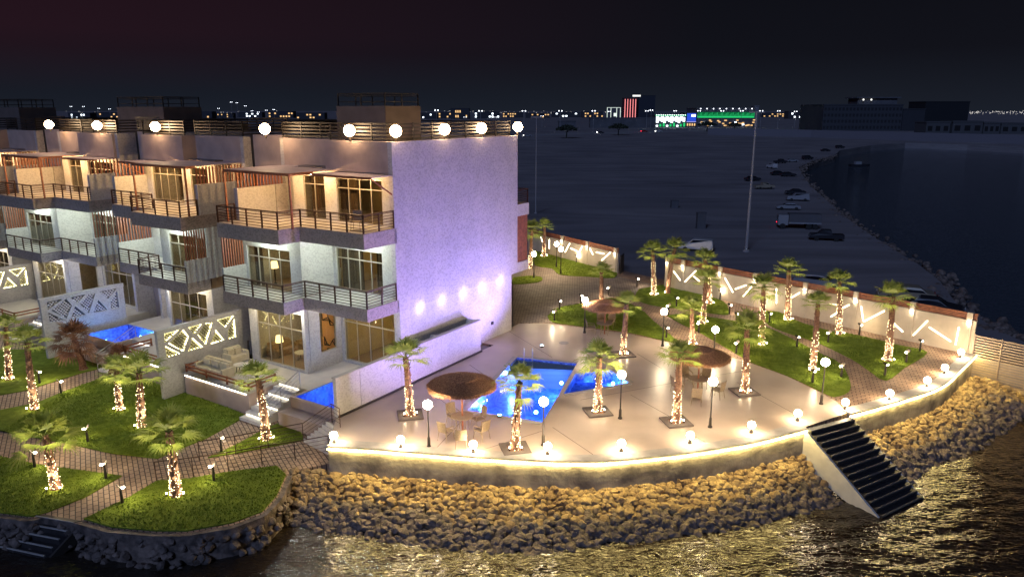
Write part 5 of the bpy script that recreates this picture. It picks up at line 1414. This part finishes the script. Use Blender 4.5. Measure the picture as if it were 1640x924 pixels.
#@@FAR
# ------------------------------------------------------------------ lot: tall masts, cars, boats
def mast(px, py, ty, lab, r=0.17):
    b = at(px, py, LOT); h = zat(ty, b.x, b.y) - LOT
    t = thing('lighting_mast', lab, 'pole', tuple(b), 0, 'tall masts on the open lot')
    MB().lathe([(r * 2.2, 0), (r * 2.2, 0.15), (r, 0.2), (r * 0.45, h)], 10).build('pole', POLEM, t)
    MB().bar((-0.8, 0, h), (0.8, 0, h), 0.12, 0.12).build('crossarm', POLEM, t)
mast(1195, 403, 180, 'tall pale mast on the dark lot right of the centre')
mast(858, 342, 188, 'thin mast just right of the violet villa', 0.10)

def car_proto(kind, paint):
    t = thing('parked_car', 'x', 'car', (0, 0, 0))
    L, Wd = (4.7, 1.85)
    if kind == 'sedan': side = [(-2.35, .35), (-2.35, .75), (-2.2, .95), (-1.5, 1.02), (-1.0, 1.42), (0.35, 1.45), (1.05, 1.02), (2.1, .88), (2.35, .65), (2.35, .35)]; win = [(-1.42, 1.03), (-0.97, 1.36), (0.32, 1.39), (0.93, 1.03)]
    elif kind == 'suv': side = [(-2.4, .4), (-2.4, 1.1), (-2.25, 1.75), (0.5, 1.8), (1.15, 1.2), (2.2, 1.1), (2.4, .8), (2.4, .4)]; win = [(-2.12, 1.18), (-2.05, 1.68), (0.45, 1.72), (1.0, 1.18)]
    else: side = [(-2.6, .45), (-2.6, 1.05), (-0.8, 1.05), (-0.7, 1.7), (0.6, 1.72), (1.2, 1.15), (2.3, 1.05), (2.5, .75), (2.5, .45)]; win = [(-0.6, 1.12), (-0.55, 1.62), (0.55, 1.64), (1.0, 1.12)]
    n = len(side); vs = []
    for y, k in ((-Wd / 2, 0), (Wd / 2, 0)):
        for x, z in side: vs.append((x, y * (1.0 if z < 1.1 else 0.84), z))
    fs = [tuple(range(n)), tuple(range(n, 2 * n))[::-1]] + [(i, n + i, n + (i + 1) % n, (i + 1) % n) for i in range(n)]
    MB().add(vs, fs).build('body', paint, t, recalc=True)
    m = MB()
    for sgn in (-1, 1): 
        vs = [(x, sgn * (Wd / 2 * (1.0 if z < 1.1 else 0.84) + 0.012), z) for x, z in win]; m.add(vs, [(0, 1, 2, 3)])
    w = Wd / 2 * 0.8
    a, b = (win[3], win[2]); m.add([(a[0] + .12, -w, a[1]), (a[0] + .12, w, a[1]), (b[0] + .12, w * .96, b[1]), (b[0] + .12, -w * .96, b[1])], [(0, 1, 2, 3)])
    a, b = (win[0], win[1]); m.add([(a[0] - .1, -w, a[1]), (a[0] - .1, w, a[1]), (b[0] - .1, w * .96, b[1]), (b[0] - .1, -w * .96, b[1])], [(0, 1, 2, 3)])
    m.build('windows', CARG, t)
    for x in (-1.45, 1.45):
        for y in (-1, 1): MB().tube((x, y * (Wd / 2 - 0.2), .34), (x, y * (Wd / 2 + 0.02), .34), .34, 14).build('wheel', TYRE, t)
    for y in (-.65, .65):
        MB().box(L / 2 - .02, L / 2 + .03, y - .16, y + .16, .62, .76).build('headlight', WHITEP, t); MB().box(-L / 2 - .06, -L / 2 + .02, y - .16, y + .16, .74, .88).build('taillight', MATS['paint_red'], t)
    return t
PROTO = {}
def car(px, py, ang, kind, colr, lab, z=LOT, k=1.0, group='cars parked on the lot'):
    key = (kind, colr)
    if key in PROTO: c = copy_tree(PROTO[key])
    else: c = PROTO[key] = car_proto(kind, MATS['paint_' + colr])
    c.location = at(px, py, z); c.rotation_euler = (0, 0, R(ang)); k *= 0.74 if py < 400 else 0.88; c.scale = (k, k, k); c['label'] = lab; c['group'] = group
    return c
car(1115, 402, 158, 'suv', 'white', 'white off-roader with open lot around it, beyond the gateway palms', k=0.85)
car(1312, 462, -35, 'sedan', 'silver', 'silver saloon parked behind the middle of the long garden wall')
car(1450, 482, 160, 'sedan', 'beige', 'pale saloon behind the farther one of two cars near the wall end')
car(1492, 503, -32, 'sedan', 'dark', 'dark saloon parked tight behind the right end of the garden wall')
car(1322, 385, 165, 'pickup', 'dark', 'dark pickup at the shore next to the truck')
car(1262, 336, 170, 'sedan', 'silver', 'silver car with one red tail light beside the truck')
car(1277, 322, 170, 'suv', 'silver', 'silver estate third from the truck along the shore')
car(1273, 312, 175, 'sedan', 'dark', 'black saloon on the shore bend')
car(1224, 303, 5, 'pickup', 'beige', 'beige pickup standing apart, left of the shore row')
car(1205, 290, 20, 'sedan', 'dark', 'dark car just right of the tall mast')
car(1236, 270, 100, 'suv', 'white', 'white van shaped car at the left end of the far group')
car(1246, 281, 10, 'sedan', 'dark', 'dark car below the white one in the far group')
car(1262, 283, 0, 'sedan', 'dark', 'dark car nearest the water in the far group')
car(1250, 262, 15, 'pickup', 'dark', 'dark pickup at the back of the far group')
car(1268, 260, 10, 'sedan', 'silver', 'silver car with a white light in the far group')
car(1293, 256, 20, 'suv', 'dark', 'boxy dark vehicle near the far bay')
car(1322, 243, 10, 'sedan', 'dark', 'dark car at the head of the bay')
car(1345, 238, 10, 'suv', 'dark', 'dark off-roader farthest along the bay road')
for (px, py, lab) in ((1239, 326, 'small red tail lamp glow left'), (1256, 337, 'tail')): pass
# truck
b = at(1278, 366, LOT); t = thing('tipper_truck', 'dark tipper truck with a pale side rail parked on the shore', 'truck', tuple(b), R(-12))
t.scale = (.72, .72, .72); MB().box(-3.6, -1.9, -1.15, 1.15, 0.7, 2.5).build('cab', MATS['paint_silver'], t)
MB().box(-3.62, -3.605, -1.0, 1.0, 1.6, 2.3).build('windscreen', CARG, t)
MB().box(-1.8, 3.6, -1.2, 1.2, 1.0, 2.7).build('load_bed', DARKB, t); MB().box(-1.8, 3.6, -1.26, -1.203, 1.0, 1.25).build('side_rail', MATS['paint_silver'], t)
for x in (-2.8, 1.6, 2.7):
    for y in (-1, 1): MB().tube((x, y * 0.85, .5), (x, y * 1.17, .5), .5, 14).build('wheel', TYRE, t)
MB().box(-3.66, -3.61, 0.7, 0.95, 0.9, 1.05).build('marker_lamp', TAIL, t)
for (px, py, h, lab) in ((1080, 333, 1.1, 'small dark utility box alone on the open lot'), (1122, 366, 2.0, 'dark upright cabinet between the mast and the white off-roader')):
    b = at(px, py, LOT); t = thing('utility_box', lab, 'box', tuple(b)); MB().box(-.55, .55, -.4, .4, 0.1, h).box(-.6, .6, -.45, .45, 0, .1).box(-.6, .6, -.45, .45, h, h + .07).build('cabinet', DARKB, t)
for (px, py, s_, lab) in ((1283, 222.5, 1.0, 'lit boat shape at the near side of the causeway'), (1487, 231, 1.4, 'motor boat with two white lights on the bay'), (1594, 231, 1.0, 'small boat with one white light at far right'), (1376, 267, 0.8, 'unlit skiff on the calm bay')):
    b = at(px, py, SEA); t = thing('boat', lab, 'boat', tuple(b), R(8), 'boats on the bay')
    hull = [(-4, -1), (2.5, -1.1), (4.5, 0), (2.5, 1.1), (-4, 1)]
    MB().prism([(x * s_, y * s_) for x, y in hull], 0, 0.9 * s_).build('hull', MATS['paint_dark'], t); MB().box(-2 * s_, 0.5 * s_, -.7 * s_, .7 * s_, .9 * s_, 2.0 * s_).build('cabin', MATS['paint_silver'], t)
    if 'light' in lab and 'unlit' not in lab or 'lit boat' in lab:
        for x in ((-2, 2) if 'two' in lab else (0.4,)): MB().sphere((x * s_, 0, 2.3 * s_), 0.42, 6, 4).build('lamp', CLAMP, t)

# ------------------------------------------------------------------ far shore: road, trees, lamps, buildings
road = P2([(700, 222), (830, 219), (960, 214.5), (1100, 211.5), (1225, 209), (1225, 207.6), (1100, 209), (960, 212), (830, 215.5), (700, 218)], LOT)
struct(MB().prism(road, LOT + 0.0, LOT + 0.02).build('far_road', pbr('pale_road', (0.30, 0.29, 0.29), 0.9)))
def street_lamp(px, py, ty, lab, rr=0.42):
    b = at(px, py, LOT); h = zat(ty, b.x, b.y) - LOT
    t = thing('street_lamp', lab, 'street lamp', tuple(b), 0, 'street lamps along the far shore')
    MB().tube((0, 0, 0), (0, 0, h), 0.13, 5).tube((-1.0, 0, h), (1.0, 0, h), 0.1, 4).build('pole', POLEM, t)
    for x in ((-1.0, 1.0)): MB().sphere((x, 0, h), rr, 6, 4).build('lamp_head', CLAMP, t)
SL = [(700, 212, 177, 'the rooftop rails'), (770, 213, 178, 'the violet wall roof'), (839, 213, 178, 'the thin mast'), (897, 211, 178, 'the first dark shore tree'), (950, 210, 178, 'the gap before the tower'), (975, 200, 179, 'the small white lit block'),
      (1035, 206, 178, 'the dark slab right of the tower'), (1042, 206, 177, 'the white shopfront, left end'), (1080, 204, 178, 'the white shopfront middle'), (1118, 206, 178, 'the blue sign'), (1155, 207, 178, 'the green hall, left half'),
      (1186, 207, 178, 'the green hall, right half'), (1217, 208, 178, 'the right end of the green hall'), (1245, 205, 178, 'the empty stretch right of the hall'), (1272, 205, 179, 'the last lamp before the dark block'),
      (868, 204, 186, 'the low shed'), (745, 203, 188, 'the lit windows block'), (793, 204, 188, 'the middle floodlight')]
for px, py, ty, w_ in SL: street_lamp(px, py, ty, 'tall twin headed street lamp near ' + w_ if ty < 180 else 'shorter street lamp near ' + w_, 0.36 if ty < 180 else 0.25)
for (px, py, ty, lab) in ((72 + 40, 189, 172, 'a'), ): pass
for i, (px, ty) in enumerate([(117, 171), (137, 171), (161, 174), (178, 175), (373, 164), (382, 165), (395, 170), (405, 178), (415, 180), (352, 174), (428, 177), (440, 176)]):
    street_lamp(px, 196, ty, ['lamp cluster between the two left stair rooms, first', 'second lamp between the left stair rooms', 'third lamp between the left stair rooms', 'brightest lamp left of the second stair room',
                'high mast light right of the second stair room', 'mast light paired with the high one', 'dimmer light under the high pair', 'low street light above the second villa', 'low street light left of the fourth floodlight',
                'lone light just right of the second stair room', 'light right above the fourth floodlight', 'light just right of the fourth floodlight'][i], 0.34)
def acacia(px, py, ty, w, lab):
    b = at(px, py, LOT); h = zat(ty, b.x, b.y) - LOT; r = random.Random(int(px))
    t = thing('shore_tree', lab, 'tree', tuple(b), 0, 'dark flat topped trees along the far road')
    m = MB().tube((0, 0, 0), (0.2, 0, h * 0.45), 0.35, 6, 0.25)
    for k in range(5): a = k * 1.26; m.tube((0.2, 0, h * .42), (w * .3 * math.cos(a), w * .3 * math.sin(a), h * .75), .16, 5, .06)
    m.build('trunk', LEAF, t)
    m = MB()
    for k in range(900):
        a = r.uniform(0, 6.283); q = math.sqrt(r.random()) * w / 2; z = h * (0.62 + 0.34 * (1 - (2 * q / w) ** 2) * r.random() + r.uniform(-.06, .05)); c = Vector((q * math.cos(a), q * math.sin(a), z))
        d1 = Vector((r.gauss(0, 1), r.gauss(0, 1), r.gauss(0, 1))).normalized() * .45; d2 = d1.cross(Vector((r.gauss(0, 1), r.gauss(0, 1), r.gauss(0, 1)))).normalized() * .4
        m.add([c - d1, c + d2, c + d1, c - d2], [(0, 1, 2, 3)])
    m.build('crown', LEAF, t)
acacia(907, 222, 199, 11.5, 'dark flat topped tree alone on the lot right of the thin mast'); acacia(990, 217, 197, 12, 'dark flat topped tree below the red striped tower')
acacia(1132, 211, 194, 14, 'broad dark tree in front of the green hall'); acacia(1176, 210, 196, 11, 'narrower dark tree before the green hall')

WINDK = pbr('dark_pane', (0.028, 0.029, 0.034), .5)
def block(name, px0, px1, pyb, pyt, dist_py, dep, lab, mat=DARKB, cat='building', rows=0, colsn=0, wm=None, p=0.3, seed=1, group=None):
    a = at(px0, dist_py, LOT); b = at(px1, dist_py, LOT); h = zat(pyt, a.x, a.y) - LOT
    t = thing(name, lab, cat, tuple(a), 0, group); w_ = b.x - a.x
    MB().box(0, w_, 0, dep, 0, h).build('wall', mat, t)
    MB().box(-.3, w_ + .3, -.3, dep + .3, h, h + .8).build('roof', mat, t)
    r = random.Random(seed)
    for i in range(rows):
        for j in range(colsn):
            lit_ = r.random() < p
            x = w_ * (j + .5) / colsn; z = h * (i + .6) / (rows + .2)
            if lit_ or name == 'office_block':
                ww = w_ / colsn * .28; MB().box(x - ww, x + ww, -.15, -.02, z - h / rows * .22, z + h / rows * .22).build('window', wm if lit_ else WINDK, t)
    return t, a, w_, h
# red striped tower with its sign
t, a, w_, h = block('tower_block', 998, 1019, 196, 158, 196, 14, 'tall dark tower with vertical red light lines', pbr('tower_wall', (0.12, 0.03, 0.04), 0.8))
for k in range(5): MB().box(w_ * (k + .5) / 5 - .35, w_ * (k + .5) / 5 + .35, -.3, -.05, h * .05, h * .97).build('light_line', CR, t)
MB().box(w_ * .65, w_ * 1.25, -.4, -.1, h + 2.2, h + 4.2).build('roof_sign', emit('dim_white', (1, 1, .95), .9), t); MB().box(w_ * .8, w_ * .84, -.3, 0, h, h + 2.2).build('sign_post', DARKB, t)
t, a, w_, h = block('outlined_block', 972, 993, 196, 172.5, 196, 10, 'small block outlined in white light left of the tower')
for x in (0, w_ * .28, w_ * .72, w_): MB().box(x - .3, x + .3, -.3, -.05, 0, h).build('light_line', emit('dim_line', (.85, 1, .9), .75), t)
MB().box(0, w_, -.3, -.05, h - .4, h).build('light_line', MATS['dim_line'], t); MB().box(w_ * .5, w_ * .7, -.3, -.05, h * .4, h * .62).build('window', MATS['dim_line'], t)
block('dark_slab', 1022, 1048, 196, 154, 196, 14, 'unlit dark high block just right of the striped tower', pbr('slab_dark', (0.035, 0.04, 0.055), .9))
# shopping halls
t, a, w_, h = block('shopping_hall', 1049, 1098, 204, 186, 204.5, 30, 'low hall with a glaring white and green shopfront')
[MB().box(w_ * (.03 + k * .0784), w_ * (.03 + k * .0784 + .07), -.5, -.1, h * (.42 + .1 * ((k * 5) % 3)), h * (.95 - .08 * ((k * 7) % 2))).build('shopfront', CW, t) for k in range(12)]; MB().box(0, w_, -.5, -.1, h * 1.0, h * 1.1).build('light_line', CG, t)
for k in range(14): MB().sphere((w_ * (k + .5) / 14, -.6, h * 1.08), .35, 6, 4).build('roof_lamp', CLAMP, t)
for k in range(9): x = w_ * (k + .5) / 9; MB().box(x - .8, x + .8, -.7, -.55, h * .08, h * (.2 + .2 * ((k * 7) % 3) / 2)).build('shop_window', CG if k % 3 else CW, t)
t, a, w_, h = block('blue_hall', 1099, 1114, 204, 181.5, 204.5, 25, 'small blue fronted shop building with bright white top line')
MB().box(w_ * .02, w_ * .98, -.5, -.1, h * .45, h * .98).build('shopfront', CB, t); MB().box(w_ * .5, w_ * .9, -.7, -.55, h * .75, h * .9).build('sign', CW, t)
MB().box(0, w_, -.5, -.1, h * .38, h * .42).build('light_line', emit('city_violet', (.4, .4, 1), .8), t)
for k in range(4): MB().box(w_ * (k + .2) / 4, w_ * (k + .7) / 4, -.6, -.45, h * .12, h * .28).build('shop_window', CY, t)
t, a, w_, h = block('green_hall', 1115, 1207, 204, 174.5, 204.5, 40, 'wide green lit hall with warm lit shops at its foot')
g1 = emit('green_glow', (0.01, 0.40, 0.12), 0.22)
MB().box(w_ * .01, w_ * .99, -.4, -.1, h * .52, h * .82).build('lit_band', g1, t)
MB().box(w_ * .01, w_ * .99, -.5, -.42, h * .52, h * .60).build('light_line', CG, t)
for k in range(44): x = w_ * (k + .5) / 44; MB().box(x - .15, x + .15, -.6, -.5, h * .52, h * (.68 + .12 * ((k * 5) % 4) / 3)).build('light_fin', CG, t)
for k in range(9): MB().sphere((w_ * (k + .5) / 9, -.8, h * 1.0), .4, 6, 4).build('roof_lamp', CLAMP, t)
r = random.Random(9)
for k in range(40): x = w_ * r.random(); z = h * r.uniform(.10, .40); MB().box(x - .9, x + .9, -.6, -.3, z - .45, z + .45).build('shop_window', CY if r.random() < .75 else CW, t)
block('pillar_block', 1206, 1213, 204, 171, 204.5, 10, 'narrow tower block closing the right end of the green hall', pbr('pillar_grey', (.2, .2, .22), .8))
block('low_shed', 895, 922, 205, 195.5, 206, 12, 'long low shed behind the first dark tree'); block('long_low_wall_block', 945, 1049, 204, 190, 205, 10, 'long plain grey hoarding wall before the tower')
# dark office block and sheds across the bay
t, a, w_, h = block('office_block', 1316, 1442, 208, 169, 210, 45, 'big unlit office block across the bay', pbr('office', (0.052, 0.055, 0.064), .8), rows=4, colsn=22, wm=CY, p=0.0)
MB().box(w_ * .45, w_ * .95, 4, 20, h, h + 5).box(w_ * .42, w_ * .98, 2, 22, h + 5, h + 6).build('penthouse', DARKB, t)
for x in (.5, .6): MB().sphere((w_ * x, 1.5, h + 4), .6, 6, 4).build('lamp', emit('dim_lamp', (1, 1, .95), 1.5) if x == .5 else MATS['dim_lamp'], t)
block('office_wing', 1443, 1478, 208, 176, 210, 30, 'plain dark wing attached right of the office block', pbr('office2', (0.038, 0.04, 0.048), .8))
block('slab_building', 1478, 1548, 206, 164, 203, 30, 'very dark slab block behind the office wing', pbr('office3', (0.014, 0.016, 0.020), .9))
for i, (x0, x1, y) in enumerate(((1482, 1520, 197), (1524, 1572, 196), (1574, 1600, 198), (1602, 1645, 199))):
    block('low_house', x0, x1, 215, y, 215, 14, ['flat roofed low house next to the dark office wing', 'wide flat roofed house in the middle of the far bank', 'narrow flat roofed house on the far bank', 'low house cut by the right edge'][i], pbr('lowh%d' % i, (.085, .085, .09), .9), rows=1, colsn=3, wm=BLACK, p=1.0, group='low houses on the far bank')
# causeway wall
A = at(1135, 217, LOT); pts = P2([(1135, 216), (1300, 220), (1450, 225), (1640, 231), (1900, 240)], LOT)
t = thing('causeway_wall', 'long pale low wall across the head of the bay', 'wall', (0, 0, 0)); ribbon(pts, SEA, LOT + 4.0, 0, 1.2).build('wall', pbr('causeway', (.19, .18, .20), .9), t)
# distant town: low houses with a few lit windows
r = random.Random(21); T = 0
words = ['flat', 'small', 'wide', 'low', 'plain', 'squat', 'boxy', 'long']
spans = [(664, 700), (702, 740), (722, 752), (760, 800), (805, 838), (842, 880), (884, 930), (932, 966), (1222, 1260), (1262, 1300), (300, 340), (345, 372), (380, 420), (430, 470), (475, 520), (110, 145), (150, 190)]
nmw = ['beside the end stair room', 'left of the tall near lamp', 'with the brightest windows behind the roof lamps', 'behind the third wall floodlight', 'behind the rear corner floodlight', 'right of the thin mast', 'behind the low shed', 'left of the outlined block', 'right of the green hall', 'left of the big office block',
       'beside the second stair room', 'right of the second stair room', 'under the high mast lights', 'right of the fourth floodlight', 'left of the end stair room', 'between the left stair rooms', 'left of the second stair room']
for i, (x0, x1) in enumerate(spans):
    block('town_building', x0, x1, 190, 182 - r.uniform(0, 3) - (7 if i == 2 else 0), 190 + r.uniform(-2, 2), 20, 'distant dark town building ' + nmw[i], pbr('town%d' % i, (.05, .05, .06), .9), rows=2, colsn=9, wm=CY if i % 3 else CW, p=0.28 if i != 2 else .5, seed=i, group='distant town buildings')
t = MB(); r = random.Random(4)
for k in range(260):
    px = r.choice([r.uniform(660, 960), r.uniform(1550, 1660), r.uniform(1550, 1660), r.uniform(700, 1000), r.uniform(100, 470)]); py = r.uniform(180.2, 183.5); p = at(px, py, 0); s_ = (p.length / F) * r.uniform(.2, .5)
    t.octa((p.x, p.y, zat(py - r.uniform(0, 3), p.x, p.y)), s_)
tag(t.build('town_lights', emit('town_light', (.9, .85, .8), 1.0)), 'scatter of tiny far town lights on the horizon', 'lights', kind='stuff')
for (px, py, lab, c) in ((1032, 212, 'red car on the far road with glowing lights', 'red'), (1055, 212, 'white car on the far road ahead of the red one', 'white'), (845, 219, 'silver car on the far road above the violet villa', 'silver'), (962, 214, 'dark car on the far road left of the second tree', 'dark')):
    c_ = car(px, py, 5, 'sedan', c, lab, k=1.3, group='cars on the far road')
    MB().box(-2.6, -2.42, -.9, .9, .6, 1.0).build('rear_lamp', TAIL if c == 'red' else HEAD, c_)
